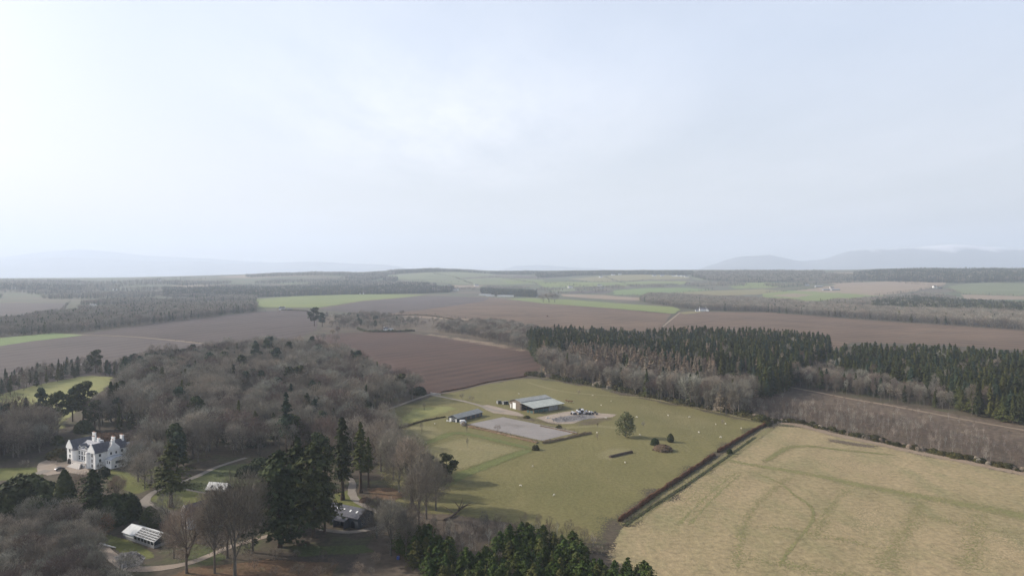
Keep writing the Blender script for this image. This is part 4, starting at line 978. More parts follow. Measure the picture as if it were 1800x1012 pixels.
# ---- far woods, beyond about a kilometre
def far(px, sp, mix, hr, label, seed, name='far_wood', patch=None):
    L = scatter(px, sp, mix, hr, 'far', '', '', seed, excl=False)
    if patch:
        L = [t for t in L if (math.sin(t[2] / patch + seed) * math.sin(t[3] / patch * 1.3 + 2 * seed) + .35 * math.sin(t[2] / patch * 3.1)) > -.05]
    kinds = [m[0] for m in mix]
    instancer(name, kinds, [(t[2], t[3], float(H(t[2], t[3])) + .2, rnd.uniform(0, 6.28), t[4], kinds.index(t[1])) for t in L], label)
B, S = 'far_bare', 'far_spruce'
far([(-350, 615), (0, 592), (130, 584), (300, 565), (400, 553), (452, 547), (448, 536), (330, 538), (230, 545), (150, 552), (60, 560), (0, 572), (-350, 610)], 9, [(B, 80), (S, 20)], (12, 18), 'dark leafless wood beyond the left ploughed field', 301)
far([(150, 551), (230, 544), (330, 536), (450, 531), (452, 522), (330, 522), (200, 528), (120, 540)], 11, [(B, 75), (S, 25)], (11, 17), 'hazy wood beyond the far left wood edge', 302, patch=110)
far([(-300, 531), (0, 531), (110, 531), (200, 527), (300, 521), (290, 516), (150, 514), (0, 513), (-300, 513)], 16, [(B, 70), (S, 30)], (12, 18), 'bluish hazy woods far off at the left', 303, patch=170)
far([(285, 521), (450, 523), (600, 518), (700, 517), (745, 516), (790, 514), (800, 509), (700, 508), (560, 508), (450, 510), (290, 511)], 10, [(S, 88), (B, 12)], (16, 22), 'dark bluish plantation behind the yellow green field', 304)
far([(-200, 511), (0, 510), (60, 511), (140, 512), (150, 505), (60, 503), (0, 503), (-200, 503)], 15, [(S, 80), (B, 20)], (14, 20), 'dark bluish plantation far off at the left edge', 305)
far([(150, 512), (300, 511), (560, 508), (740, 507), (760, 500), (600, 492), (400, 494), (200, 500), (130, 505)], 19, [(B, 60), (S, 40)], (12, 18), 'hazy woods across the far left slope', 306, patch=150)
far([(845, 516), (870, 520), (942, 523), (944, 517), (900, 513), (845, 511)], 9, [(S, 100)], (15, 20), 'dark conifer block behind the long pale sheds', 307)
far([(1125, 529), (1140, 533), (1200, 543), (1235, 546), (1350, 549), (1440, 556), (1540, 563), (1650, 570), (1800, 580), (2100, 600), (2100, 566), (1800, 560), (1690, 553), (1540, 548), (1440, 541), (1340, 532), (1220, 524), (1140, 522)], 9.5, [(B, 96), (S, 4)], (14, 20), 'long belt of brown leafless trees behind the right ploughed field', 308)
far([(1530, 547), (1690, 552), (1800, 559), (2100, 565), (2100, 545), (1800, 540), (1680, 533), (1600, 528), (1540, 535)], 9.5, [(S, 90), (B, 10)], (14, 20), 'dark conifers inside the long bare belt', 309)
far([(1440, 535), (1540, 540), (1600, 530), (1680, 526), (1620, 518), (1580, 524), (1500, 530)], 12, [(B, 85), (S, 15)], (12, 17), 'leafless trees on the slope below the far farm', 310)
far([(940, 481), (1000, 481), (1100, 480), (1220, 480), (1210, 483.5), (1100, 482.8), (1010, 485), (945, 488)], 13, [(S, 88), (B, 12)], (18, 25), 'dark wood along the middle of the ridge', 311)
far([(680, 479), (740, 476), (810, 477.5), (900, 480), (945, 480), (930, 483), (860, 481), (760, 478.5), (690, 482)], 14, [(S, 88), (B, 12)], (17, 24), 'wood on the rounded hilltop left of centre', 312)
far([(1215, 486), (1225, 480), (1330, 479), (1450, 480), (1440, 484), (1520, 486), (1500, 494), (1400, 496), (1300, 497), (1240, 493)], 14, [(B, 55), (S, 45)], (17, 24), 'mixed wood on the right part of the ridge', 313)
far([(1500, 484), (1560, 479), (1650, 477), (1760, 477), (1850, 479), (2100, 480), (2100, 497), (1800, 496), (1680, 498), (1640, 497), (1500, 494)], 13, [(S, 88), (B, 12)], (19, 28), 'dark wood crowning the right end of the ridge', 314)
far([(430, 486), (560, 481.5), (690, 480.5), (700, 483), (560, 485), (440, 488)], 16, [(B, 60), (S, 40)], (15, 22), 'hazy wood line along the left ridge', 315)
far([(560, 502), (600, 490), (680, 486), (700, 492), (690, 498), (770, 502), (760, 508), (640, 508)], 14, [(S, 60), (B, 40)], (16, 24), 'bluish woods on the slope left of the green fields', 316, patch=170)
far([(1010, 510), (1080, 504), (1180, 500), (1200, 504), (1090, 510), (1020, 516)], 15, [(B, 90), (S, 10)], (9, 14), 'tree lines between the far green fields', 317, patch=60)
far([(1200, 503), (1300, 508), (1400, 505), (1440, 500), (1500, 497), (1560, 494), (1400, 496), (1280, 497), (1210, 496)], 16, [(B, 80), (S, 20)], (10, 16), 'scattered woods below the right ridge', 318, patch=110)
far([(800, 510), (900, 512), (1000, 518), (990, 510), (900, 505), (790, 505)], 17, [(B, 85), (S, 15)], (9, 14), 'hedgerow trees round the far white sheds', 319, patch=70)
far([(-300, 503), (0, 502), (150, 503), (260, 497), (380, 490), (300, 490), (100, 494), (-300, 497)], 26, [(B, 60), (S, 40)], (11, 16), 'faint hazy woods on the plain at the far left', 320, patch=240)
# hedgerows with trees over the far slopes
def hedgeline(px, label, h=(7, 12), sp=11):
    pts = [Vector(p) for p in W(px)]; rows = []
    for a, c in zip(pts, pts[1:]):
        n = max(2, int((c - a).length / sp))
        for j in range(n):
            if rnd.random() < .25: continue
            p = a + (c - a) * ((j + rnd.random()) / n) + Vector((rnd.uniform(-4, 4), rnd.uniform(-4, 4)))
            rows.append((p.x, p.y, float(H(p.x, p.y)) + .2, rnd.uniform(0, 6), rnd.uniform(*h), 0 if rnd.random() < .8 else 1))
    instancer('hedgerow', [B, S], rows, label, 'hedgerow')
hedgeline([(780, 492), (880, 488), (960, 492)], 'far hedgerow between the pale green slopes')
hedgeline([(940, 500), (1040, 496), (1140, 493), (1215, 495)], 'far hedgerow under the straw coloured hillside')
hedgeline([(960, 506), (1100, 503), (1200, 501), (1290, 500)], 'far hedgerow below the dull green field')
hedgeline([(860, 486), (900, 492), (945, 500)], 'far hedgerow running up the middle slope')
hedgeline([(1255, 509), (1215, 514), (1140, 520), (1085, 519)], 'far hedgerow under the bright green field')
hedgeline([(1340, 516), (1400, 511), (1440, 507)], 'far hedgerow left of the far farm')
hedgeline([(1690, 518), (1800, 521), (1990, 522)], 'far hedgerow along the tan strip at the right')
hedgeline([(700, 551), (760, 553), (800, 558), (860, 566)], 'dark hedge line above the central scrub', (3, 5), 7)

hedgeline([(690, 492), (760, 496), (830, 497)], 'far hedgerow across the pale green slope left of centre')
hedgeline([(760, 481), (800, 488), (830, 500)], 'far hedgerow running down the pale green slope')
hedgeline([(1060, 486), (1080, 494), (1110, 503)], 'far hedgerow running down the straw hillside')
hedgeline([(900, 496), (1000, 501), (1060, 509)], 'far hedgerow in front of the far green fields')
hedgeline([(1280, 500), (1340, 503), (1400, 500)], 'far hedgerow in the right middle distance')
hedgeline([(1570, 496), (1640, 503), (1690, 517)], 'hedgerow from the bright white house down to the belt')
hedgeline([(1540, 520), (1600, 513), (1650, 506)], 'hedgerow below the bright white house')
hedgeline([(120, 533), (110, 545), (40, 556)], 'hedgerow round the pinkish brown field at the left', (4, 9), 9)
hedgeline([(300, 599), (345, 604), (380, 606)], 'low scrub dots along the pale grass baulk', (1.5, 3.5), 9)
hedgeline([(960, 534), (1060, 541), (1180, 552)], 'low hedge along the lower side of the long green field', (1.5, 2.5), 8)
hedgeline([(440, 548), (500, 546), (560, 549), (600, 556)], 'scrubby hedge below the white cottage', (2, 5), 9)

# ------------------------------------------------------------------ single trees one can point to
T_ = [
 # kind, u, vtop, vbase, label, var, wide
 ('redwood_tree', 600, 734, 881, 'taller left one of the two tall dark redwoods beside the curved track', 0, 1),
 ('redwood_tree', 632, 744, 868, 'right one of the two tall dark redwoods beside the curved track', 1, 1),
 ('redwood_tree', 646, 770, 858, 'shorter dark redwood close behind the pair beside the curved track', 1, .85),
 ('tall_fir', 501, 690, 806, 'lone tall thin fir with a bare lower trunk rising out of the bare wood', 0, 1),
 ('tall_fir', 488, 795, 965, 'massive dark fir at the front of the dark clump left of the slate outbuilding', 1, 1.1),
 ('tall_fir', 548, 782, 948, 'massive dark fir touching the slate outbuilding roof', 2, 1.05),
 ('tall_fir', 520, 772, 935, 'dark fir in the middle of the clump left of the slate outbuilding', 1, .75),
 ('tall_fir', 568, 800, 938, 'dark fir at the right side of the clump by the slate outbuilding', 2, .7),
 ('tall_fir', 470, 815, 930, 'shorter dark fir at the left back of the dark clump', 2, .9),
 ('pine_tree', 560, 765, 850, 'dark bushy pine behind the dark fir clump', 1, 1),
 ('spreading_conifer', 296, 781, 894, 'big lone conifer with a bare lower trunk standing on the lawn inside the drive bend', 0, 1.25),
 ('spruce_tree', 272, 822, 868, 'small dark conifer behind the big lone conifer on the lawn', 1, 1.1),
 ('pine_tree', 784, 800, 848, 'dark bushy evergreen at the wood corner next to the dry grass patch', 1, 1.35),
 ('pine_tree', 752, 799, 842, 'smaller dark evergreen left of the bushy one at the wood corner', 0, 1.1),
 ('holm_oak', 1101, 729, 769, 'large olive evergreen tree standing alone in the sheep pasture', 0, 1.0),
 ('yew_tree', 1180, 763, 778, 'small dark round evergreen in the sheep pasture', 0, 1.25),
 ('laurel_bush', 1153, 771, 783, 'dark evergreen bush left of the small round evergreen in the pasture', 0, .8),
 ('rust_bush', 1167, 782, 793, 'reddish brown thicket in front of the small round evergreen', 0, 1.6),
 ('yew_tree', 108, 828, 921, 'tall dark column shaped evergreen below the mansion forecourt', 1, 1.15),
 ('yew_tree', 258, 893, 931, 'egg shaped dark evergreen above the slatted glasshouse', 0, 1.3),
 ('yew_tree', 157, 893, 940, 'narrow dark evergreen left of the rust coloured tree', 0, .95),
 ('red_tree', 180, 908, 955, 'rust coloured little tree left of the slatted glasshouse', 0, 1.1),
 ('laurel_bush', 45, 832, 905, 'huge dark evergreen left of the column shaped one', 1, 1.15),
 ('laurel_bush', 12, 846, 920, 'huge dark evergreen at the very left edge', 1, 1.1),
 ('laurel_bush', 62, 870, 930, 'dark evergreen mass under the sunlit grass', 1, 1.1),
 ('laurel_bush', 78, 848, 872, 'green bush between the forecourt and the sunlit grass', 0, .9),
 ('tall_fir', 158, 828, 925, 'large dark conifer in the clump below the mansion', 1, 1.15),
 ('laurel_bush', 190, 868, 922, 'dark evergreen between the mansion clump and the egg shaped one', 1, .9),
 ('laurel_bush', 215, 868, 916, 'dark evergreen right of the mansion clump', 1, .85),
 ('big_bare_tree', 142, 834, 908, 'leafless tree among the dark evergreens below the mansion', 1, 1.05),
 ('big_bare_tree', 238, 786, 848, 'leafless tree against the right end of the mansion', 0, 1.01),
 ('big_bare_tree', 250, 800, 862, 'leafless tree between the mansion and the big lone conifer', 0, 0.90),
 ('big_bare_tree', 240, 768, 826, 'leafless tree just behind the rear wing of the mansion', 1, .9),
 ('bare_tree', 262, 792, 850, 'leafless tree at the end of the sunny lawn', 4, 1),
 ('big_bare_tree', 200, 840, 892, 'leafless tree before the sunny lawn below the mansion', 2, .9),
 ('slender_bare_tree', 172, 812, 842, 'young leafless tree before the mansion stair', 0, 1),
 ('big_bare_tree', 372, 862, 1012, 'tall leafless tree at the front of the bottom row left of the firs', 2, 0.62),
 ('big_bare_tree', 408, 848, 1020, 'tallest leafless tree in the bottom row left of the firs', 1, 0.76),
 ('big_bare_tree', 440, 838, 975, 'leafless tree just left of the dark fir clump', 1, 0.76),
 ('big_bare_tree', 395, 872, 985, 'leafless tree behind the bottom row left of the firs', 2, 0.81),
 ('big_bare_tree', 322, 893, 1012, 'leafless tree at the bottom right of the slatted glasshouse', 1, 0.91),
 ('big_bare_tree', 300, 925, 985, 'small leafless tree leaning over the slatted glasshouse', 1, 0.95),
 ('big_bare_tree', 722, 775, 892, 'biggest leafless tree at the shaded corner of the pasture', 2, 0.81),
 ('big_bare_tree', 700, 790, 868, 'leafless tree left of the biggest one at the pasture corner', 0, 0.84),
 ('big_bare_tree', 748, 800, 915, 'leafless tree at the pasture corner nearest the camera', 1, 0.76),
 ('big_bare_tree', 765, 822, 900, 'leafless tree casting its shade onto the pasture', 1, 1.01),
 ('big_bare_tree', 735, 830, 935, 'low leafless tree above the young spruces', 2, 0.78),
 ('big_bare_tree', 685, 885, 980, 'leafless tree right of the slate outbuilding', 2, 0.90),
 ('big_bare_tree', 660, 880, 950, 'leafless tree touching the right end of the slate outbuilding', 0, 0.90),
 ('big_bare_tree', 712, 905, 985, 'leafless tree left of the young spruces', 2, 0.78),
 ('big_bare_tree', 668, 745, 830, 'leafless tree behind the redwoods', 0, 1.01),
 ('big_bare_tree', 690, 758, 845, 'leafless tree right of the redwoods', 1, 0.90),
 ('big_bare_tree', 570, 770, 838, 'leafless tree left of the redwoods', 2, 1.01),
 ('pine_tree', 69, 682, 745, 'open topped dark pine left of the yellow meadow corner', 2, .8),
 ('pine_tree', 97, 690, 756, 'broad dark pine in front of the yellow meadow', 1, 1),
 ('spruce_tree', 24, 704, 762, 'dark spire at the left edge below the yellow meadow', 1, 1),
 ('spruce_tree', 42, 700, 764, 'second dark spire from the left edge below the yellow meadow', 3, 1),
 ('pine_tree', 143, 673, 742, 'dark dome shaped pine over the wood edge by the yellow meadow', 1, 1.1),
 ('pine_tree', 124, 681, 742, 'smaller dark dome shaped pine by the yellow meadow', 0, 1),
 ('spruce_tree', 192, 671, 742, 'dark spruce right of the yellow meadow', 0, 1.1),
 ('spruce_tree', 318, 668, 728, 'narrow dark spruce in the middle of the bare wood', 1, .9),
 ('pine_tree', 166, 616, 656, 'round dark pine at the end of the narrow belt', 1, 1.1),
 ('pine_tree', 310, 628, 668, 'wide dark pine on the upper wood edge', 1, 1.5),
 ('pine_tree', 370, 620, 668, 'dark pine left of the pair on the upper wood edge', 0, 1.1),
 ('pine_tree', 392, 620, 664, 'dark pine of the pair on the upper wood edge', 1, 1.2),
 ('pine_tree', 430, 627, 662, 'green tinged pine in the upper wood', 0, 1.1),
 ('pine_tree', 449, 604, 660, 'slim dark pine rising above the upper wood', 2, .8),
 ('spruce_tree', 487, 612, 645, 'small dark spruce on the right of the upper wood', 0, 1),
 ('laurel_bush', 145, 738, 760, 'dark green undergrowth behind the mansion chimneys', 1, 1.2),
 ('laurel_bush', 350, 728, 752, 'dark green undergrowth in the bare wood', 1, 1.4),
 ('laurel_bush', 290, 726, 752, 'dark green undergrowth left of the other in the bare wood', 1, 1.4),
 ('pine_tree', 552, 541, 573, 'dark pine left of the scrub between the brown fields', 1, 1.25),
 ('pine_tree', 566, 549, 574, 'shorter dark pine by the scrub between the brown fields', 0, 1.1),
 ('bare_tree', 590, 588, 606, 'leafless tree at the top left corner of the reddish field', 0, 1),
 ('bare_tree', 272, 606, 652, 'leafless tree standing above the upper wood edge', 0, .9),
 ('bare_tree', 300, 604, 650, 'second leafless tree standing above the upper wood edge', 1, .9),
 ('bare_tree', 965, 514, 532, 'round topped leafless tree on the long green field', 0, 1.5),
 ('bare_tree', 955, 517, 532, 'leafless tree at the left of the clump on the long green field', 2, 1.4),
 ('bare_tree', 975, 517, 532, 'leafless tree at the right of the clump on the long green field', 4, 1.4),
 ('slender_bare_tree', 820, 748, 766, 'thin young tree in the dry grass patch before the arena', 1, .6),
 ('slender_bare_tree', 821, 770, 790, 'thin young tree at the lower side of the dry grass patch', 0, .6),
 ('slender_bare_tree', 740, 743, 763, 'thin young tree in the small dry grass patch', 2, .8),
 ('slender_bare_tree', 745, 708, 724, 'thin young tree in the yellow grass above the small shed', 2, .8),
 ('bare_shrub', 828, 696, 707, 'small leafless bush above the farm track', 0, 1),
 ('bare_shrub', 812, 692, 703, 'small leafless bush by the end of the farm track', 1, 1),
 ('bare_shrub', 874, 748, 760, 'small leafless bush on the riding arena edge', 0, 1),
 ('slender_bare_tree', 1018, 686, 696, 'small leafless sapling above the barn', 0, 1.2),
 ('slender_bare_tree', 1051, 744, 754, 'upper sapling right of the riding arena', 1, 1),
 ('slender_bare_tree', 1051, 763, 776, 'lower sapling right of the riding arena', 2, 1),
 ('slender_bare_tree', 1132, 741, 755, 'pale leafless sapling right of the large evergreen in the pasture', 0, 1.3),
 ('slender_bare_tree', 1272, 738, 748, 'small sapling near the upper right corner of the pasture', 2, 1.6),
 ('laurel_bush', 1285, 790, 799, 'dark bush in the gap of the red hedge', 0, .7),
 ('gorse_bush', 1352, 742, 749, 'dark bush where the red hedge ends', 0, 1.2),
 ('gorse_bush', 942, 783, 792, 'dark bush at the bottom corner of the riding arena', 0, 1),
 ('gorse_bush', 983, 748, 753, 'dark brown bush on the upper side of the riding arena', 1, 1),
 ('gorse_bush', 926, 731, 735.5, 'dark heap of brush in the barn yard', 1, 1.2),
 ('gorse_bush', 815, 742, 749, 'dark bush below the white trailer', 2, 1.3),
 ('young_spruce', 1106, 984, 1020, 'dark spruce apart from the thicket at the edge of the straw field', 0, 1),
 ('young_spruce', 1122, 996, 1020, 'smaller spruce apart from the thicket at the bottom edge', 1, 1),
 ('young_spruce', 1140, 1000, 1022, 'lowest spruce right of the thicket at the bottom edge', 2, 1),
 ('bare_shrub', 938, 988, 1010, 'pale tan shrub in front of the young spruces', 0, 1.2),
 ('slender_bare_tree', 762, 905, 955, 'pale white stemmed birch left of the young spruces', 0, .6),
 ('slender_bare_tree', 790, 915, 965, 'tan stemmed birch behind the young spruces', 2, .8),
 ('slender_bare_tree', 850, 900, 945, 'tan twiggy birch in the middle of the scrub', 0, 1),
 ('rust_bush', 640, 876, 884, 'rust coloured bush by the curved track', 0, 1.4),
 ('bare_shrub', 95, 806, 820, 'pinkish leafless bush left of the forecourt', 0, 1.2),
 ('bare_shrub', 38, 810, 824, 'leafless bush at the left of the forecourt', 1, 1.3),
 ('gorse_bush', 96, 790, 807, 'dark clipped bush left of the mansion', 0, 1.4),
 ('laurel_bush', 105, 800, 812, 'dark bush against the left corner of the mansion', 0, .8),
 ('laurel_bush', 178, 822, 838, 'dark bush before the mansion gable', 0, .8),
 ('laurel_bush', 430, 820, 838, 'dark green bush on the grass bank', 0, 1.2),
 ('laurel_bush', 455, 806, 830, 'larger dark green bush on the grass bank', 0, 1.1),
]
for k, u, a, b_, lab, var, wd in T_:
    tpx(k, u, a, b_, lab, var, wd, cat='shrub' if ('bush' in k or 'shrub' in k) else 'tree')
for u, v in ((1500, 575), (1415, 0)): pass
# row of rust coloured clipped bushes behind the mansion
for i, u in enumerate((168, 178, 187, 196, 206, 216)):
    tpx('rust_bush', u, 761, 776, 'rust coloured round bush in the row behind the mansion chimneys', 0, .9, 'rust bushes in the row behind the mansion', 'shrub')
# gorse along the top of the straw field
for i in range(150):
    t = i / 149; pts = [(1350, 744), (1400, 742), (1500, 766), (1600, 788), (1700, 808), (1830, 836)]
    q = t * (len(pts) - 1); j = min(int(q), len(pts) - 2); f = q - j
    u = pts[j][0] * (1 - f) + pts[j + 1][0] * f; v = pts[j][1] * (1 - f) + pts[j + 1][1] * f + rnd.uniform(-2.2, 1.2)
    x, y, z = G(u, v); tree('gorse_bush', x, y, rnd.uniform(.8, 2.5), 'dark gorse bush in the ragged row along the top of the straw field', 'gorse bushes above the straw field', None, 'shrub', rnd.uniform(1, 1.6))
# low dark growth beneath the fringe of the plantation
for i in range(64):
    t = i / 63; pts = [(930, 660), (960, 664), (1010, 673), (1080, 685), (1150, 701), (1240, 719), (1300, 730), (1345, 741)]
    q = t * (len(pts) - 1); j = min(int(q), len(pts) - 2); f = q - j
    u = pts[j][0] * (1 - f) + pts[j + 1][0] * f; v = pts[j][1] * (1 - f) + pts[j + 1][1] * f - rnd.uniform(0.3, 1.5)
    x, y, z = G(u, v); tree('gorse_bush', x, y, rnd.uniform(2.0, 4.2), 'dark gorse bush in the row under the trees above the pasture', 'gorse bushes above the pasture', None, 'shrub', rnd.uniform(1, 1.7))

# ------------------------------------------------------------------ hedges
def hedge(px, h, w, n, ts, mat, label, name='hedge', world=False, core='bark_brown', wob=.25):
    pts = px if world else W(px); Q, Wd = ribbon_pts(pts, w); rg = np.random.default_rng(int(abs(pts[0][0]) * 10) + n)
    Q = [np.array([q.x, q.y]) for q in Q]; seg = [0]
    for a, c in zip(Q, Q[1:]): seg.append(seg[-1] + np.linalg.norm(c - a))
    t = rg.random(n) * seg[-1]; QX = np.array(Q); xs = np.interp(t, seg, QX[:, 0]); ys = np.interp(t, seg, QX[:, 1])
    d = np.gradient(QX, axis=0); d = unit(d); dx_ = np.interp(t, seg, d[:, 0]); dy_ = np.interp(t, seg, d[:, 1])
    hh = h * (1 + wob * np.sin(t / 2.3) * np.sin(t / 5.1 + 1) + rg.uniform(-.12, .12, n)); a = rg.uniform(0, np.pi, n); rad = rg.uniform(.75, 1, n)
    off = np.cos(a) * w * .5 * rad; z = np.sin(a) ** .6 * hh * rad
    P = np.stack([xs - dy_ * off, ys + dx_ * off, z + H(xs, ys)], 1)
    N = unit(np.stack([-dy_ * np.cos(a), dx_ * np.cos(a), np.sin(a)], 1) + rg.normal(size=(n, 3)) * .4)
    V, F = tufts(P, N, ts * rg.uniform(.6, 1.3, n), rg)
    # woody core so it is not hollow
    cb = MB()
    for a_, c_ in zip(Q, Q[1:]):
        dd = (c_ - a_) / (np.linalg.norm(c_ - a_) + 1e-9); nn = np.array([-dd[1], dd[0]]) * w * .22
        z0 = float(H(*a_)); p = [a_ - nn, a_ + nn, c_ + nn, c_ - nn]
        for (q0, q1) in ((p[0], p[3]), (p[1], p[2])):
            cb.poly([(*q0, z0 - .1), (*q1, z0 - .1), (*q1, z0 + h * .7), (*q0, z0 + h * .7)])
        cb.poly([(*p[0], z0 + h * .7), (*p[1], z0 + h * .7), (*p[2], z0 + h * .7), (*p[3], z0 + h * .7)])
    Vc = np.array(cb.V); Fc = np.array([f for f in cb.F]); Fc = np.concatenate([Fc[:, [0, 1, 2]], Fc[:, [0, 2, 3]]])
    me = mesh_np(name, np.concatenate([V, Vc]), np.concatenate([F, Fc + len(V)]), [MATS[mat], MATS[core]], mi=[0] * len(F) + [1] * len(Fc))
    return tag(link(name, me), label, 'hedge')
hedge([(1090, 921), (1150, 876), (1200, 842), (1258, 802)], 1.8, 1.5, 9000, .42, 'leaf_hedge', 'long clipped red brown hedge running up from the bottom between pasture and straw field')
hedge([(1264, 797), (1300, 775), (1330, 757), (1352, 747)], 1.8, 1.5, 5000, .42, 'leaf_hedge', 'shorter clipped red brown hedge above the gap, ending at the plantation corner')
hedge([(1099, 928), (1150, 893), (1215, 851), (1262, 818), (1330, 770)], .35, 2.2, 4200, .4, 'leaf_evergreen', 'low dark strip of leaf tufts running beside the long red brown hedge')  # low strip of dark olive tufts along the hedge
hedge([(955, 781), (985, 775), (1015, 768), (1040, 763)], 1.5, 1.8, 1800, .5, 'rush_dry', 'scrubby brown hedge along the lower right side of the riding arena', core='twig_brown')
hedge([(822, 751), (860, 759), (900, 769), (945, 780)], .9, 3.2, 2200, .5, 'rush_dry', 'strip of dry russet rushes along the lower left side of the riding arena', core='twig_brown')
hedge([(1016, 764), (985, 757), (950, 750)], .5, 2.0, 700, .4, 'rush_dry', 'low dry grass bank on the upper right side of the riding arena')
hedge([(776, 690), (820, 682), (860, 672), (926, 662)], 1.2, 1.6, 1600, .5, 'leaf_hedge', 'low dark red hedge between the pasture and the reddish ploughed field')
hedge([(688, 758), (715, 750), (745, 741), (782, 734)], 1.0, 2.0, 900, .5, 'leaf_gorse', 'low dark hedge between the two yellow grass patches')
hedge([(628, 578), (645, 583), (700, 583.5), (728, 582)], 3.5, 5, 1200, 1.4, 'needle_dark', 'dark clipped hedge round the small cottage between the brown fields')
hedge([(680, 556), (720, 554), (760, 556), (815, 565)], 2.5, 4, 900, 1.5, 'leaf_gorse', 'thin dark hedge line across the tan slope in the middle')
hedge([(495, 545), (520, 546), (540, 547)], 3, 4, 600, 1.5, 'leaf_gorse', 'dark hedge right of the white cottage')

# ------------------------------------------------------------------ building materials
flat_mat('white_render', (.86, .845, .81), .85, .07, .5)
flat_mat('stone_trim', (.55, .51, .47), .85, .12, 1.5)
flat_mat('slate', (.095, .095, .11), .75, .25, 1.2, .25)
flat_mat('slate_pale', (.24, .24, .265), .6, .25, .9, .35)
flat_mat('lead', (.42, .43, .45), .45, .12, .6, .5)
flat_mat('glass_dark', (.02, .024, .03), .12, .1, 1, .6)
flat_mat('frame_white', (.8, .8, .78), .6, .04, 1)
flat_mat('chimney_pot', (.42, .22, .14), .8, .1, 1)
flat_mat('sheet_green', (.38, .395, .36), .8, .2, .5, .12)
flat_mat('sheet_grey', (.27, .275, .265), .8, .2, .5, .12)
flat_mat('boards_brown', (.16, .125, .10), .85, .25, 1.2)
flat_mat('boards_dark', (.060, .068, .078), .85, .2, 1.2)
flat_mat('boards_grey', (.24, .24, .24), .8, .18, 1.2)
flat_mat('netting_teal', (.055, .10, .095), .8, .2, 1)
flat_mat('timber', (.20, .155, .12), .85, .2, 2)
flat_mat('white_wash', (.58, .58, .56), .8, .12, .8)
flat_mat('steel_white', (.75, .75, .74), .5, .06, .8)
flat_mat('wrap_black', (.025, .025, .03), .35, .3, 1, .5)
flat_mat('wrap_white', (.72, .72, .74), .4, .1, 1, .5)
flat_mat('rubber', (.03, .03, .032), .8, .1, 1)
flat_mat('paint_dark', (.035, .042, .055), .25, .1, 1, .5)
flat_mat('paint_red', (.30, .05, .03), .35, .1, 1, .5)
flat_mat('paint_blue', (.04, .07, .25), .4, .1, 1, .5)
flat_mat('wool', (.62, .57, .48), .95, .1, 3)
flat_mat('face_dark', (.12, .10, .09), .9, .1, 3)
flat_mat('hide_brown', (.22, .12, .07), .9, .2, 1)
flat_mat('log', (.085, .062, .048), .9, .25, 1.5)
flat_mat('deadwood', (.26, .225, .195), .9, .2, 1.5)
flat_mat('rock', (.32, .30, .29), .9, .3, 1.5)
flat_mat('stone_white', (.66, .64, .60), .85, .14, 1.5)
def corrugate(name, src, ang):
    m = MATS[src].copy(); nt = m.node_tree; b = nt.nodes['Principled BSDF']
    w = nt.nodes.new('ShaderNodeTexWave'); w.bands_direction = 'X'; w.inputs['Scale'].default_value = .35; w.inputs['Distortion'].default_value = .3
    tcn = nt.nodes['Texture Coordinate']; nt.links.new(tcn.outputs['Object'], w.inputs['Vector'])
    src_ = b.inputs['Base Color'].links[0].from_socket
    nt.links.new(N_mix(nt, 1.0, src_, N_mix(nt, w.outputs['Fac'], (.78,) * 3, (1.12,) * 3), 'MULTIPLY'), b.inputs['Base Color'])
    MATS[name] = m
corrugate('roof_green', 'sheet_green', 0); corrugate('roof_grey', 'sheet_grey', 0)

def slope_roof(mb, x0, x1, prof, th=.22):
    """roof skin of thickness th over a profile of (y, z) running along x"""
    for (ya, za), (yb, zb) in zip(prof, prof[1:]):
        mb.prism([(ya, za), (yb, zb), (yb, zb + th), (ya, za + th)], x0, x1, 'x')
    return mb
def gabled(par, x0, x1, y0, y1, eave, ridge, axis='x', wall='white_render', roof='slate', over=.4, zb=0.0, names=('wall', 'roof'), shift=0.0):
    """a gabled block: walls with gable ends, and two roof slopes standing proud of them"""
    if axis == 'x':
        m = (y0 + y1) / 2 + shift
        w = MB().prism([(y0, zb), (y1, zb), (y1, eave), (m, ridge), (y0, eave)], x0, x1, 'x').build(names[0], wall, par)
        k = (ridge - eave) / (m - y0); k2 = (ridge - eave) / (y1 - m)
        r = slope_roof(MB(), x0 - over * .5, x1 + over * .5, [(y0 - over, eave - over * k + .03), (m, ridge + .03), (y1 + over, eave - over * k2 + .03)]).build(names[1], roof, par)
    else:
        m = (x0 + x1) / 2 + shift
        w = MB().prism([(x0, zb), (x1, zb), (x1, eave), (m, ridge), (x0, eave)], y0, y1, 'y').build(names[0], wall, par)
        k = (ridge - eave) / (m - x0); k2 = (ridge - eave) / (x1 - m); rb = MB(); th = .22
        pr = [(x0 - over, eave - over * k + .03), (m, ridge + .03), (x1 + over, eave - over * k2 + .03)]
        for (xa, za), (xb, zb_) in zip(pr, pr[1:]):
            rb.prism([(xa, za), (xb, zb_), (xb, zb_ + th), (xa, za + th)], y0 - over * .5, y1 + over * .5, 'y')
        r = rb.build(names[1], roof, par)
    return w, r
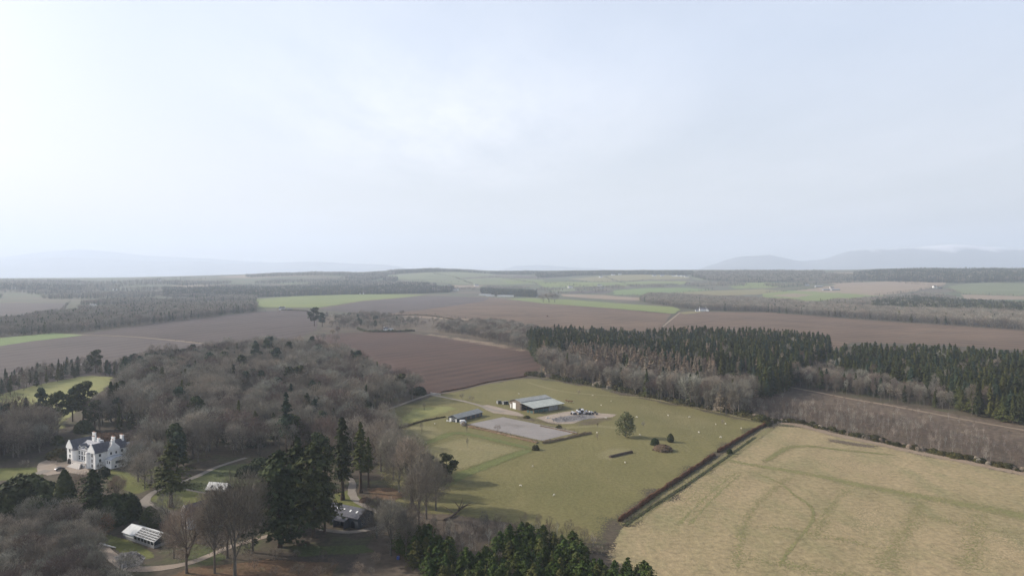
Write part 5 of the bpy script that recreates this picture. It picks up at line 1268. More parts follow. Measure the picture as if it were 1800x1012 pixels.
def win(par, x, y, z, w, h, face='front', frame='frame_white', name='window'):
    """framed window standing just proud of a wall: face front = looks to -y, right = looks to +x, left = -x"""
    g = MB(); f = MB(); t = .09
    if face == 'front':
        g.box(x - w / 2, x + w / 2, y - .05, y + .08, z, z + h)
        f.box(x - w / 2 - t, x - w / 2, y - .09, y + .05, z - t, z + h + t).box(x + w / 2, x + w / 2 + t, y - .09, y + .05, z - t, z + h + t)
        f.box(x - w / 2, x + w / 2, y - .09, y + .05, z + h, z + h + t).box(x - w / 2, x + w / 2, y - .12, y + .05, z - t, z)
        f.box(x - w / 2, x + w / 2, y - .08, y - .051, z + h * .48, z + h * .54)
    else:
        s = 1 if face == 'right' else -1
        def bx(m, a, b_, y0, y1, z0, z1):
            m.box(min(x + s * a, x + s * b_), max(x + s * a, x + s * b_), y0, y1, z0, z1)
        bx(g, -.08, .05, y - w / 2, y + w / 2, z, z + h)
        bx(f, -.05, .09, y - w / 2 - t, y - w / 2, z - t, z + h + t); bx(f, -.05, .09, y + w / 2, y + w / 2 + t, z - t, z + h + t)
        bx(f, -.05, .09, y - w / 2, y + w / 2, z + h, z + h + t); bx(f, -.05, .12, y - w / 2, y + w / 2, z - t, z)
    wn_ = g.build(name, 'glass_dark', par); f.build('frame', frame, wn_)
    return wn_
def chimney(par, x, y, z0, z1, w=1.6, d=.9, pots=3, mat='white_render'):
    c = MB().box(x - w / 2, x + w / 2, y - d / 2, y + d / 2, z0, z1).box(x - w / 2 - .12, x + w / 2 + .12, y - d / 2 - .12, y + d / 2 + .12, z1 + .002, z1 + .22).build('chimney', mat, par)
    p = MB()
    for i in range(pots): p.cyl((x + (i - (pots - 1) / 2) * w / pots, y), .17, z1 + .22, z1 + .85, 8, .14)
    p.build('pots', 'chimney_pot', c); return c

# ------------------------------------------------------------------ the mansion
ms = empty('mansion', (-232.5, 357.0, 0), R(-29)); ms.scale = (1.03, 1.0, .78); tag(ms, 'large white rendered mansion with dark slate roofs and many chimneys', 'mansion')
gabled(ms, 5.4, 18.7, 0, 14.5, 10.6, 14.2, 'x', names=('central_block', 'main_roof'), roof='slate_pale', shift=-1.2)
gabled(ms, 0, 5.4, -1.5, 12, 10.9, 15.6, 'y', names=('left_wing', 'left_wing_roof'))
gabled(ms, 18.7, 24.2, -1.2, 15.5, 10.9, 15.6, 'y', names=('right_wing', 'right_wing_roof'))
gabled(ms, 19.6, 25.6, 4.5, 10.2, 11.2, 15.2, 'x', names=('end_gable', 'end_gable_roof'))
# crow steps on the two cross gables and the end gable
def crow(par, a0, a1, zc, ridge, yy, axis, n=6):
    m = MB(); mid = (a0 + a1) / 2
    for s in (-1, 1):
        for i in range(n):
            e0 = mid + s * (a1 - a0) / 2 * (1 - i / n); e1 = mid + s * (a1 - a0) / 2 * (1 - (i + 1) / n); z = zc + (ridge - zc) * (i + 1) / n
            lo, hi = min(e0, e1), max(e0, e1)
            if axis == 'x': m.box(lo, hi, yy - .26, yy - .004, zc - .5, z + .45)
            else: m.box(yy + .004, yy + .26, lo, hi, zc - .5, z + .45)
    m.build('crow_steps', 'white_render', par)
crow(ms, -.1, 5.5, 10.9, 15.6, -1.7, 'x'); crow(ms, 18.6, 24.3, 10.9, 15.6, -1.4, 'x'); crow(ms, 4.3, 10.4, 11.2, 15.2, 25.8, 'y')
# low terrace, stair and arched porch
MB().box(5.6, 18.5, -2.6, -.01, 0, 2.6).box(5.6, 18.5, -2.75, -2.55, 2.6, 3.5).build('terrace', 'stone_trim', ms)
st = MB()
for i in range(8): st.box(9.0 - i * .35, 14.8 + i * .35, -2.8 - (i + 1) * .32, -2.76 - i * .32, 0, 2.5 - i * .3)
st.build('front_stair', 'stone_trim', ms)
arch = MB(); pr = [(1.2, 0)] + [(2.7 + 1.5 * math.cos(t), 2.0 + 1.5 * math.sin(t)) for t in np.linspace(math.pi, 0, 11)] + [(4.2, 0)]
arch.prism(pr, -2.02, -1.77, 'y').build('arched_door', 'glass_dark', ms)
MB().prism([(.9, 0)] + [(2.7 + 1.9 * math.cos(t), 2.0 + 1.9 * math.sin(t)) for t in np.linspace(math.pi, 0, 11)] + [(4.5, 0)], -1.76, -1.505, 'y').build('porch', 'stone_trim', ms)
# half round stair tower in the angle
MB().cyl((5.9, -.6), 1.7, 0, 9.8, 18).build('left_turret', 'white_render', ms)
MB().cyl((5.9, -.6), 1.95, 9.81, 11.6, 18, .6).build('left_turret_roof', 'slate', ms)
MB().cyl((18.2, -.5), 1.8, 0, 9.6, 18).build('right_turret', 'white_render', ms)
MB().cyl((18.2, -.5), 2.05, 9.61, 11.3, 18, .6).build('right_turret_roof', 'slate_pale', ms)
MB().box(5.4, 18.7, -.28, -.005, 10.3, 10.75).build('eaves_course', 'stone_trim', ms)
for x in (8.6, 11.0, 13.4, 15.8): win(ms, x, 0, 7.2, 1.3, 2.1)
for x in (8.6, 11.0, 13.4, 15.8): win(ms, x, 0, 3.6, 1.4, 2.7)
for x in (7.0, 8.6, 15.6, 17.2): win(ms, x, -2.6, .6, .9, 1.3)
for z in (4.3, 7.8): win(ms, 2.7, -1.5, z, 1.3, 2.0)
win(ms, 2.7, -1.76, 11.6, .9, 1.4)
for z in (1.0, 4.2, 7.7): win(ms, 21.7, -1.2, z, 1.3, 2.0)
win(ms, 21.7, -1.46, 11.6, .9, 1.4)
for z in (4.2, 7.6): win(ms, 0, 3.0, z, 1.1, 1.9, 'left'); win(ms, 0, 7.2, z, 1.1, 1.9, 'left')
for y in (1.2, 12.6): win(ms, 24.2, y, 7.7, 1.1, 1.8, 'right'); win(ms, 24.2, y, 4.1, 1.1, 2.0, 'right')
for y in (6.0, 8.7): win(ms, 25.6, y, 11.3, .8, 1.4, 'right'); win(ms, 25.6, y, 7.9, .9, 1.6, 'right')
# lower bow-topped bay on the end wall
bb = [(3.2, 0), (11.6, 0), (11.6, 5.4)] + [(7.4 + 4.2 * math.cos(t), 5.4 + 1.7 * math.sin(t)) for t in np.linspace(0.1, math.pi - .1, 9)] + [(3.2, 5.4)]
MB().prism(bb, 25.61, 30.4, 'x').build('end_bay', 'white_render', ms)
MB().prism([(p[0] + (.18 if p[0] > 7.4 else -.18), p[1] + .14) for p in bb[2:]] + [(p[0], p[1] + .02) for p in bb[2:]][::-1], 25.62, 30.6, 'x').build('end_bay_roof', 'lead', ms)
win(ms, 30.4, 7.4, 3.0, 4.2, 1.7, 'right')
for y in (5.4, 9.2): win(ms, 30.4, y, .6, 1.1, 1.2, 'right')
for x in (27.2, 29.0): win(ms, x, 3.2, 3.2, 1.0, 1.7)
for x, z in ((9.2, 11.0), (14.6, 11.0)):
    dr = MB().prism([(x - .9, 10.9), (x + .9, 10.9), (x + .9, 12.6), (x, 13.6), (x - .9, 12.6)], -.1, 3.2, 'y').build('dormer', 'white_render', ms)
    rb = MB()
    for s in (-1, 1): rb.prism([(x + s * 1.15, 12.38), (x, 13.62), (x, 13.8), (x + s * 1.15, 12.56)], -.3, 3.3, 'y')
    rb.build('dormer_roof', 'slate', dr)
    MB().box(x - .5, x + .5, -.16, -.105, 11.2, 12.4).build('dormer_window', 'glass_dark', dr)
for x, y, z in ((2.7, 11.0, 17.6), (10.2, 6.5, 17.0), (14.2, 6.5, 16.8), (21.4, 14.4, 17.9), (17.0, 12.5, 16.4)): chimney(ms, x, y, 9, z, 2.0 if x != 14.2 else 1.5)
chimney(ms, 25.0, 7.4, 12, 17.0, .9, 1.6, 2)
MB().box(8.5, 12.5, 7.2, 10.2, 12.3, 14.3).build('roof_lantern', 'lead', ms)
# rear service wing; its slate roof takes the pale lead colour as painted sun sheen
gabled(ms, 14.2, 24.0, 15.6, 31, 7.2, 11.4, 'y', names=('rear_wing', 'rear_wing_roof'), roof='lead')
for y in (18.5, 22, 25.5): win(ms, 24.0, y, 4.2, 1.0, 1.6, 'right')
chimney(ms, 19.1, 30.0, 8, 13.3, 1.6)

# ------------------------------------------------------------------ barn
bn = empty('barn', (15.0, 480.5, 0), R(38.5)); tag(bn, 'wide open fronted cattle barn with a pale green sheeted roof', 'barn')
Lb = 29.0
slope_roof(MB(), -.6, Lb + .6, [(-1.0, 3.85), (14.2, 5.75)], .12).build('front_roof', 'roof_green', bn)
slope_roof(MB(), -.6, Lb + .2, [(13.4, 6.05), (20.2, 7.3), (27.6, 5.1)], .12).build('rear_roof', 'roof_grey', bn)
MB().prism([(14.2, 0), (27, 0), (27, 5.2), (20.2, 7.15), (14.2, 6.05)], 0, .25, 'x').build('gable_wall', 'boards_brown', bn)
MB().prism([(0, 3.1), (14.2, 4.0), (14.2, 5.65), (0, 3.85)], Lb - .25, Lb, 'x').build('end_cladding', 'boards_dark', bn)
MB().box(.3, Lb, 26.7, 27, 0, 5.1).build('back_wall', 'boards_dark', bn)
MB().box(.3, Lb - .3, 14.0, 14.2, 0, 2.2).build('inner_wall', 'boards_dark', bn)
MB().prism([(14.2, 0), (27, 0), (27, 5.2), (20.2, 7.15), (14.2, 6.05)], Lb - .26, Lb, 'x').build('end_wall', 'boards_dark', bn)
d = MB().box(-.12, -.01, 19.6, 23.2, .1, 4.6).build('white_door', 'steel_white', bn)
MB().box(-.1, -.01, 25.0, 25.9, .1, 3.2).build('side_door', 'steel_white', bn)
for i in range(7):
    x = .2 + i * (Lb - .4) / 6; zt = 3.75
    MB().box(x - .14, x + .14, .1, .38, 0, zt).build('post', 'timber', bn)
    if i < 6: MB().box(x - .13, x + .13, 13.3, 13.58, 0, 5.5).build('post', 'timber', bn)
MB().box(1.0, 14.4, .12, .2, .15, 2.3).build('netting', 'netting_teal', bn)
MB().box(15.0, 23.4, .12, .22, 0, 3.5).build('front_boarding', 'boards_grey', bn)
MB().box(.05, .15, .6, 3.4, 0, 1.7).box(.05, .15, 4.6, 7.0, 0, 1.5).build('gate', 'netting_teal', bn)
MB().box(.35, Lb - .4, 1.2, 13.2, .02, .06).build('straw_floor', 'rush_dry', bn)
# ------------------------------------------------------------------ small shed by the arena
sh = empty('stable_shed', (-36.4, 452.0, 0), R(53)); tag(sh, 'long low stable shed with a grey sheeted roof beside the riding arena', 'shed')
gabled(sh, 0, 26, 0, 8, 2.9, 4.4, 'x', wall='boards_dark', roof='roof_grey', over=.8)
MB().box(-.1, -.01, 5.2, 7.0, .1, 2.3).build('stable_door', 'steel_white', sh)
MB().box(-.1, -.01, .6, 1.5, .1, 2.2).build('stable_door', 'steel_white', sh)
win(sh, 0, 3.4, 1.1, 1.4, 1.0, 'left')
for x in (9, 14, 19, 23.5): MB().box(x - .7, x + .7, -.1, -.01, .1, 2.2).build('stable_door', 'boards_brown', sh)
MB().box(-2.2, -1.9, 4.6, 4.9, 0, 1.3).box(-2.2, -1.9, 7.4, 7.7, 0, 1.3).box(-2.15, -1.95, 4.6, 7.7, .9, 1.05).box(-2.15, -1.95, 4.6, 7.7, .4, .52).build('yard_rail', 'steel_white', sh)

def wheel(par, x, y, r, w=.22, axis='y'):
    o = MB(); 
    n = 14
    prof = [(x + r * math.cos(2 * math.pi * k / n), r + r * math.sin(2 * math.pi * k / n)) for k in range(n)]
    t = o.prism(prof, y - w / 2, y + w / 2, 'y').build('wheel', 'rubber', par)
    prof = [(x + r * .55 * math.cos(2 * math.pi * k / n), r + r * .55 * math.sin(2 * math.pi * k / n)) for k in range(n)]
    MB().prism(prof, y - w / 2 - .02, y + w / 2 + .02, 'y').build('rim', 'boards_grey', t)
def horsebox(loc, rz, lab):
    e = empty('horse_trailer', loc, rz); tag(e, lab, 'trailer')
    MB().prism([(-1.9, .5), (1.8, .5), (2.1, 1.2), (1.9, 2.3), (1.2, 2.75), (-1.9, 2.75)], -.95, .95, 'y').build('body', 'steel_white', e)
    MB().box(-1.97, -1.905, -.85, .85, .6, 2.0).build('rear_ramp', 'boards_grey', e)
    MB().bar((1.9, 0, .55), (3.2, 0, .5), .06).build('drawbar', 'boards_dark', e)
    for x in (-.55, .3):
        for y in (-1.05, 1.05): wheel(e, x, y, .33)
horsebox((-32.3, 446.6, .12), R(20), 'white horse trailer parked at the corner of the stable shed')
# field shelters left of the barn
for (u, v, rz, w_, lab) in ((888, 711, 30, 4.2, 'small grey field shelter just left of the barn'), (877, 710, 25, 3.0, 'smallest grey hut farther left of the barn')):
    x, y, z = G(u, v); e = empty('field_shelter', (x, y, 0), R(rz)); tag(e, lab, 'hut')
    MB().box(-w_ / 2, w_ / 2, 1.4, 1.5, 0, 2.0).box(-w_ / 2, -w_ / 2 + .1, -1.5, 1.4, 0, 2.1).box(w_ / 2 - .1, w_ / 2, -1.5, 1.4, 0, 2.1).build('wall', 'boards_grey', e)
    slope_roof(MB(), -w_ / 2 - .2, w_ / 2 + .2, [(-1.8, 2.5), (1.7, 2.02)], .08).build('roof', 'roof_grey', e)
x, y, z = G(894, 712); e = empty('water_tank', (x + 1.5, y - 1, 0), R(30)); tag(e, 'pale round water tank between the field shelter and the barn', 'tank')
MB().cyl((0, 0), .9, 0, 1.7, 16).build('tank', 'steel_white', e); MB().cyl((0, 0), .95, 1.71, 1.95, 16, .3).build('lid', 'boards_grey', e)

# bales heaped in the yard
def bale(x, y, z, rz, mat, lab):
    e = empty('round_bale', (x, y, z), rz); n = 14; r = .68
    m = MB(); pr_ = lambda q: [(q * math.cos(2 * math.pi * k / n), .68 + q * math.sin(2 * math.pi * k / n)) for k in range(n)]
    m.prism(pr_(r), -.5, .5, 'y'); o = m.build('bale', mat, e)
    MB().prism(pr_(r * .9), -.62, .62, 'y').build('bale_ends', mat, e)
    tag(e, lab, 'bale', 'wrapped bales heaped in the barn yard')
rb_ = random.Random(3); hx, hy = G(1022, 728)[:2]
for layer, cnt in ((0, 26), (1, 12), (2, 4)):
    for i in range(cnt):
        a = rb_.uniform(0, 6.28); q = (rb_.random() ** .5) * (8.5, 5, 2.5)[layer]
        w_ = rb_.random() < .45
        bale(hx + q * math.cos(a) * 1.0, hy + q * math.sin(a) * .55, .12 + layer * 1.15, rb_.uniform(0, 3.1), 'wrap_white' if w_ else 'wrap_black',
             ('white' if w_ else 'black') + ' wrapped bale in the heap right of the barn')
for i, (u, v) in enumerate(((1040, 727), (1043, 729), (1047, 727), (1036, 730), (1050, 730))):
    x, y, _ = G(u, v); bale(x, y, .12, i * 1.1, 'wrap_black', 'black wrapped bale in the heap right of the barn')
def rocks(name, px, n, s, mat, lab, seed, hump=1.2):
    P = W(px); rg = np.random.default_rng(seed); m = MB(); xs = [p[0] for p in P]; ys = [p[1] for p in P]; c = np.mean(P, 0); k = 0
    while k < n:
        x, y = rg.uniform(min(xs), max(xs)), rg.uniform(min(ys), max(ys))
        if not inside(P, [x], [y])[0]: continue
        k += 1; q = np.hypot(x - c[0], y - c[1]) / (max(xs) - min(xs) + .1); z = max(0, hump * (1 - 2.4 * q)); r = s * rg.uniform(.4, 1.3)
        pts = rg.normal(size=(8, 3)); pts = unit(pts) * r * rg.uniform(.7, 1, (8, 1)); pts += [x, y, z + .3 * r]
        i = len(m.V); m.V += [tuple(p) for p in pts]
        m.F += [(i, i + 1, i + 2), (i + 2, i + 3, i), (i + 4, i + 5, i + 6), (i + 6, i + 7, i + 4), (i, i + 4, i + 1), (i + 3, i + 6, i + 2), (i + 1, i + 5, i + 3), (i + 2, i + 7, i)]
    return tag(m.build(name, mat), lab, 'rubble', kind='stuff')
rocks('rubble_heap', [(970, 737), (985, 733), (1004, 733), (1006, 738), (990, 743), (974, 743)], 130, .55, 'rock', 'grey rubble and scrap heap in front of the barn', 5)
rocks('rubble_heap', [(1000, 735), (1020, 731), (1034, 732), (1030, 737), (1008, 741)], 80, .5, 'rock', 'darker scrap heap below the wrapped bales', 6)
rocks('rubble_heap', [(196, 985), (212, 976), (236, 976), (248, 985), (235, 996), (208, 999)], 220, .45, 'rock', 'grey stone heap on the ground below the glasshouse', 7, .8)
rocks('felled_debris', [(1330, 715), (1400, 700), (1500, 716), (1650, 742), (1800, 768), (1800, 800), (1650, 770), (1500, 740), (1400, 726)], 170, .34, 'rock', 'pale stumps and chips scattered over the felled ground', 8, 0)
# long dark log jump in the pasture
x0, y0, _ = G(1073, 806); x1, y1, _ = G(1112, 797)
m = MB(); dv = Vector((x1 - x0, y1 - y0, 0)); nv = Vector((-dv.y, dv.x, 0)).normalized()
for (o_, z_, r_) in ((-.55, .35, .36), (.1, .35, .36), (.65, .34, .33), (-.2, .92, .34), (.35, .9, .32)):
    a = Vector((x0, y0, z_)) + nv * o_; m.bar(a, a + dv, r_, 8)
tag(m.build('log_pile', 'log'), 'long dark low pile of logs lying alone in the pasture', 'log pile')
# fallen tree at the shaded pasture corner
ft = empty('fallen_tree', (-26, 272, 0), 0); tag(ft, 'fallen dark tree lying on the ground above the young spruces', 'fallen tree')
tv, tf = tube([(-1, 0, .5), (1.5, 4, .6), (3.4, 9, .7), (4.6, 13, 1.0), (5.6, 17, 1.8)], [.55, .48, .38, .26, .1], 7)
link('trunk', mesh_np('trunk', tv, tf, MATS['log'], smooth=True), ft)
for i, (a, b_, c) in enumerate((((3.4, 9, .7), (7, 10.5, 2.8), (10, 11, 3)), ((2.6, 7, .6), (-1, 9, 2.2), (-3.5, 12, 2.5)), ((4.6, 13, 1), (8, 15, 2.2), (10, 17.5, 2)), ((4.2, 12, .9), (2, 15, 2.6), (0, 18, 2.4)), ((3.4, 9, .7), (5, 10, 4.2), (5.5, 12, 6)))):
    v_, f_ = tube([a, b_, c], [.22, .15, .04], 5); link('branch', mesh_np('branch', v_, f_, MATS['log']), ft)

# ------------------------------------------------------------------ garden buildings
# glasshouse: one whitened bay, the rest dark glass with white bars
gh = empty('glasshouse', (-146.8, 255.2, 0), R(-30.9)); tag(gh, 'slatted glasshouse with white bars and one white roof bay at its left end', 'glasshouse')
MB().box(0, 20, 0, 7.2, 0, 1.0).build('base_wall', 'boards_grey', gh)
MB().prism([(.05, 1.01), (7.15, 1.01), (7.15, 2.2), (3.6, 4.0), (.05, 2.2)], 7.0, 19.9, 'x').build('glass', 'glass_dark', gh)
MB().prism([(.05, 1.01), (7.15, 1.01), (7.15, 2.2), (3.6, 4.0), (.05, 2.2)], .1, 6.9, 'x').build('end_bay', 'frame_white', gh)
slope_roof(MB(), -.2, 7.1, [(-.35, 2.08), (3.6, 4.08), (7.5, 2.1)], .1).build('white_roof', 'white_wash', gh)
for t in (0.02, .26, .5, .74, .985):
    for s in (0, 1):
        y = 3.6 * t if s == 0 else 7.2 - 3.6 * t; z = 2.22 + 1.8 * t
        MB().box(7.12, 20.05, y - .17, y + .17, z + .03, z + .16).build('slat', 'white_wash', gh)
for i in range(7): 
    x = 7.2 + i * 2.1; MB().prism([(0, 1.0), (.12, 1.0), (.12, 2.2), (3.6, 3.95), (7.08, 2.2), (7.08, 1), (7.2, 1), (7.2, 2.26), (3.6, 4.06), (0, 2.26)], x, x + .1, 'x').build('rafter', 'frame_white', gh)
# white gabled chapel-like cottage
wc = empty('cottage', (-129.5, 265.5, 0), R(-38)); tag(wc, 'tall narrow white gabled cottage half hidden by bare trees', 'cottage')
gabled(wc, 0, 4.8, 0, 12, 5.6, 9.0, 'y', wall='stone_white', roof='slate', over=.25)
crow(wc, -.1, 4.9, 5.6, 9.0, -.15, 'x', 7)
for x in (1.3, 3.4): win(wc, x, 0, 1.0, .8, 1.6); win(wc, x, 0, 3.6, .8, 1.4)
win(wc, 2.4, -.41, 5.7, .5, .9); chimney(wc, 2.4, 11.4, 6, 10.2, 1.2, .8, 2, 'boards_dark')
MB().box(-.4, -.1, 4, 7, 7.0, 7.1).build('roof_patch', 'lead', wc) if False else None
w2 = empty('outhouse', (-126, 277, 0), R(26)); tag(w2, 'low house with a dark wall and a bright lead roof behind the white cottage', 'house')
gabled(w2, 0, 9, 0, 5, 3.4, 5.0, 'x', wall='boards_dark', roof='lead', over=.3)
w3 = empty('garden_house', (-137, 303, 0), R(-12)); tag(w3, 'small house with a patchy white roof on the lawn below the grass bank', 'house')
gabled(w3, 0, 9.5, 0, 5.5, 3.0, 5.4, 'x', wall='boards_dark', roof='stone_white', over=.3)
for x in (2.5, 6.8): MB().prism([(.4, 3.62), (1.5, 4.55), (1.5, 4.62), (.4, 3.69)], x - .5, x + .5, 'x').build('skylight', 'glass_dark', w3)
win(w3, 3, 0, 1, 1, 1.2); win(w3, 6.5, 0, 1, 1, 1.2)
# slate roofed outbuilding
ob_ = empty('outbuilding', (-76, 272.2, 0), R(-28)); tag(ob_, 'long dark outbuilding with a slate roof and small skylights', 'outbuilding')
gabled(ob_, 0, 18.2, 0, 9, 4.0, 6.3, 'x', wall='boards_dark', roof='slate', over=.4)
for x in (5.5, 9.0, 12.3, 15.6):
    zz = 4.0 + 2.3 / 4.5 * 2.2; MB().prism([(1.9, 4.97 + .28), (2.8, 5.43 + .28), (2.8, 5.49 + .28), (1.9, 5.03 + .28)], x - .35, x + .35, 'x').build('skylight', 'frame_white', ob_)
slope_roof(MB(), 7.8, 13.6, [(-3.0, 2.9), (-.02, 3.6)], .12).build('porch_roof', 'slate', ob_)
MB().box(7.9, 8.1, -2.8, -.02, 0, 2.85).box(13.3, 13.5, -2.8, -.02, 0, 2.85).build('porch_wall', 'boards_dark', ob_)
for x in (10.7,): MB().box(x - 1.3, x + 1.3, -.06, -.005, 0, 2.6).build('barn_door', 'glass_dark', ob_)
pr2 = [(14.7, 0)] + [(15.6 + .9 * math.cos(t), 1.8 + .9 * math.sin(t)) for t in np.linspace(math.pi, 0, 9)] + [(16.5, 0)]
MB().prism(pr2, -.06, -.005, 'y').build('arched_door', 'glass_dark', ob_)
for y in (2.6, 6.2): win(ob_, 18.2, y, 1.2, .9, 1.4, 'right', 'boards_grey')

# garden walls, statues of white stone, cars
def car(loc, rz, mat, lab):
    e = empty('parked_car', loc, rz); tag(e, lab, 'car')
    MB().prism([(-2.15, .35), (2.1, .35), (2.15, .75), (1.3, .95), (.6, 1.45), (-1.2, 1.5), (-2.0, 1.0), (-2.2, .8)], -.86, .86, 'y').build('body', mat, e)
    MB().prism([(1.2, .98), (.62, 1.40), (-1.15, 1.44), (-1.85, 1.03)], -.875, .875, 'y').build('windows', 'glass_dark', e)
    for x in (-1.35, 1.35):
        for y in (-.8, .8): wheel(e, x, y, .32)
x, y, _ = G(100, 828); car((x, y, .1), R(55), 'paint_dark', 'dark car parked on the gravel forecourt of the mansion')
x, y, _ = G(300, 856); car((x - 2, y + 6, .1), R(20), 'steel_white', 'white car glimpsed between the bare trees by the drive') if False else None
for (u, v, s, lab) in ((74, 869, 1.2, 'white stone urn in the garden by the sunlit grass'), (92, 914, 1.2, 'white stone urn below the column shaped evergreen')):
    x, y, _ = G(u, v); e = empty('garden_urn', (x, y, 0)); tag(e, lab, 'urn')
    MB().box(-.5 * s, .5 * s, -.5 * s, .5 * s, 0, .7).build('plinth', 'stone_white', e)
    MB().cyl((0, 0), .25 * s, .7, 1.0, 12, .3 * s).cyl((0, 0), .3 * s, 1.001, 1.7, 12, .7 * s).build('bowl', 'stone_white', e)
x, y, _ = G(698, 987); e = empty('barrel', (x, y, 0)); tag(e, 'blue plastic barrel on the brown ground left of the young spruces', 'barrel')
MB().cyl((0, 0), .5, 0, .5, 14, .58).cyl((0, 0), .58, .501, .95, 14, .5).build('drum', 'paint_blue', e); MB().cyl((0, 0), .52, .955, 1.05, 14).build('lid', 'paint_blue', e)
# white post at the lane junction, gate
x0, y0, _ = G(757, 693); x1, y1, _ = G(773, 695)
e = empty('farm_gate', (x0, y0, 0), math.atan2(y1 - y0, x1 - x0)); tag(e, 'pale field gate where the farm track leaves the lane', 'gate')
LL = math.hypot(x1 - x0, y1 - y0); m = MB()
for z in (.35, .65, .95, 1.25): m.box(0.1, LL - .1, -.03, .03, z, z + .09)
m.build('rails', 'steel_white', e)
for x in (0, LL): MB().box(x - .1, x + .1, -.1, .1, 0, 1.5).build('post', 'steel_white', e)
# dead grey trunks lying across the rubble
x0, y0, _ = G(170, 960); x1, y1, _ = G(197, 968)
v_, f_ = tube([(x0, y0, .4), ((x0 + x1) / 2, (y0 + y1) / 2 - .5, .5), (x1, y1, .4)], [.35, .3, .18], 7)
tag(link('bleached_log', mesh_np('bleached_log', v_, f_, MATS['stone_white'], smooth=True)), 'pale bleached log on the sandy path left of the glasshouse', 'log')

# ------------------------------------------------------------------ sheep and cattle
def beast(kind, loc, rz, s, coat, face, lab, grp, graze=True, cat='sheep'):
    """one continuous skinned body: barrel trunk, neck and head, four jointed legs"""
    hz_ = .12 if graze else .95
    P = [(-.48, 0, .68), (-.2, 0, .70), (.15, 0, .66), (.42, 0, .68), (.66, 0, .60 if graze else .85), (.80, 0, .34 if graze else .98), (.95, 0, .17 if graze else .93), (-.62, 0, .6)]
    Rr = [.22, .27, .27, .22, .12, .085, .055, .05]
    E = [(0, 1), (1, 2), (2, 3), (3, 4), (4, 5), (5, 6), (0, 7)]
    for (bx, jx, fx, root) in ((-.42, -.52, -.46, 0), (.34, .38, .34, 3)):
        for sy in (-1, 1):
            i = len(P); P += [(bx, sy * .14, .52), (jx, sy * .15, .28), (fx, sy * .15, .02)]; Rr += [.10, .055, .04]; E += [(root, i), (i, i + 1), (i + 1, i + 2)]
    me = bpy.data.meshes.new('body'); me.from_pydata(P, E, []); o = link(kind, me)
    sk = o.modifiers.new('skin', 'SKIN'); sub = o.modifiers.new('sub', 'SUBSURF'); sub.levels = 1; sub.render_levels = 1
    for i, r in enumerate(Rr): me.skin_vertices[0].data[i].radius = (r, r)
    me.skin_vertices[0].data[0].use_root = True
    dg = bpy.context.evaluated_depsgraph_get(); m2 = bpy.data.meshes.new_from_object(o.evaluated_get(dg)); bpy.data.objects.remove(o)
    m2.materials.clear(); m2.materials.append(MATS[coat]); m2.materials.append(MATS[face])
    for p in m2.polygons:
        c = p.center; p.material_index = 1 if (c.x > .74 or c.z < .36 and abs(c.y) > .08) else 0; p.use_smooth = True
    return m2
SH = [beast('sheep', 0, 0, 1, 'wool', 'wool', '', '', g) for g in (True, False)]
CW = beast('cow', 0, 0, 1, 'hide_brown', 'wool', '', '', True)
def put(me, name, u, v, s, rz, lab, grp, cat):
    x, y, _ = G(u, v); o = link(name, me); o.location = (x, y, .06); o.rotation_euler = (0, 0, rz); o.scale = (s, s, s); tag(o, lab, cat, grp)
SHEEP = [(1277, 747, 'by the sapling near the top right corner of the pasture'), (1305, 755, 'nearest the top right corner of the pasture'), (1260, 748, 'left of the sapling near the top right corner of the pasture'),
         (1269, 771, 'halfway along the upper red hedge'), (1175.5, 732, 'in the middle of the upper pasture'), (1075, 707, 'closest under the birch fringe right of the barn'), (1057.5, 714, 'just right of the wrapped bales'),
         (1042.5, 696.5, 'above the barn under the wood'), (936.5, 823, 'alone below the dry patch near the arena'), (915.5, 857.5, 'farther left in the lower pasture'), (974.5, 874, 'nearest the young spruces'),
         (1050, 763, 'between the two saplings right of the arena'), (1100, 816, 'below the long log pile'), (1126, 767, 'right beside the large evergreen tree'), (912.5, 694, 'behind the barn on the left'), (763.5, 747, 'left of the stable shed'),
         (1120, 735, 'above the large evergreen tree'), (1066, 737, 'right of the yard rubble'), (1230, 762, 'in the dry grass right of the small round evergreen'), (1213, 735, 'in the upper pasture right of centre')]
for i, (u, v, w_) in enumerate(SHEEP):
    put(SH[i % 3 == 2], 'sheep', u, v, 1.05, rnd.uniform(0, 6.28), 'cream sheep ' + w_, 'sheep grazing in the pasture', 'sheep')
for i, (u, v, w_) in enumerate(((996, 707, 'leftmost brown and white cow right of the barn roof'), (1000, 708, 'middle brown and white cow right of the barn roof'), (1005, 708.5, 'rightmost brown and white cow right of the barn roof'))):
    put(CW, 'cow', u, v, 1.9, rnd.uniform(-.5, .5), w_, 'cattle behind the barn', 'cow')

# ------------------------------------------------------------------ far houses and farms
def house(name, u, v, L_, W_, eave, ridge, ang, lab, wall='white_render', roof='slate', chim=1, wins=3, grp=None):
    x, y, z = G(u, v); e = empty(name, (x, y, z), R(ang)); tag(e, lab, name.replace('_', ' ').split()[-1], grp)
    gabled(e, -L_ / 2, L_ / 2, 0, W_, eave, ridge, 'x', wall=wall, roof=roof, over=.4, zb=-2)
    for i in range(wins): MB().box(-L_ / 2 + L_ * (i + .5) / wins - .6, -L_ / 2 + L_ * (i + .5) / wins + .6, -.06, -.005, 1.0, 2.4).build('window', 'glass_dark', e)
    if chim: chimney(e, -L_ / 2 + .7, W_ / 2, eave, ridge + 1.2, 1.4, .9, 2)
    if chim > 1: chimney(e, L_ / 2 - .7, W_ / 2, eave, ridge + 1.2, 1.4, .9, 2)
    return e
house('farmhouse', 495, 545, 15, 8, 5.2, 8.6, 12, 'white cottage at the edge of the yellow green field', chim=2, wins=4)
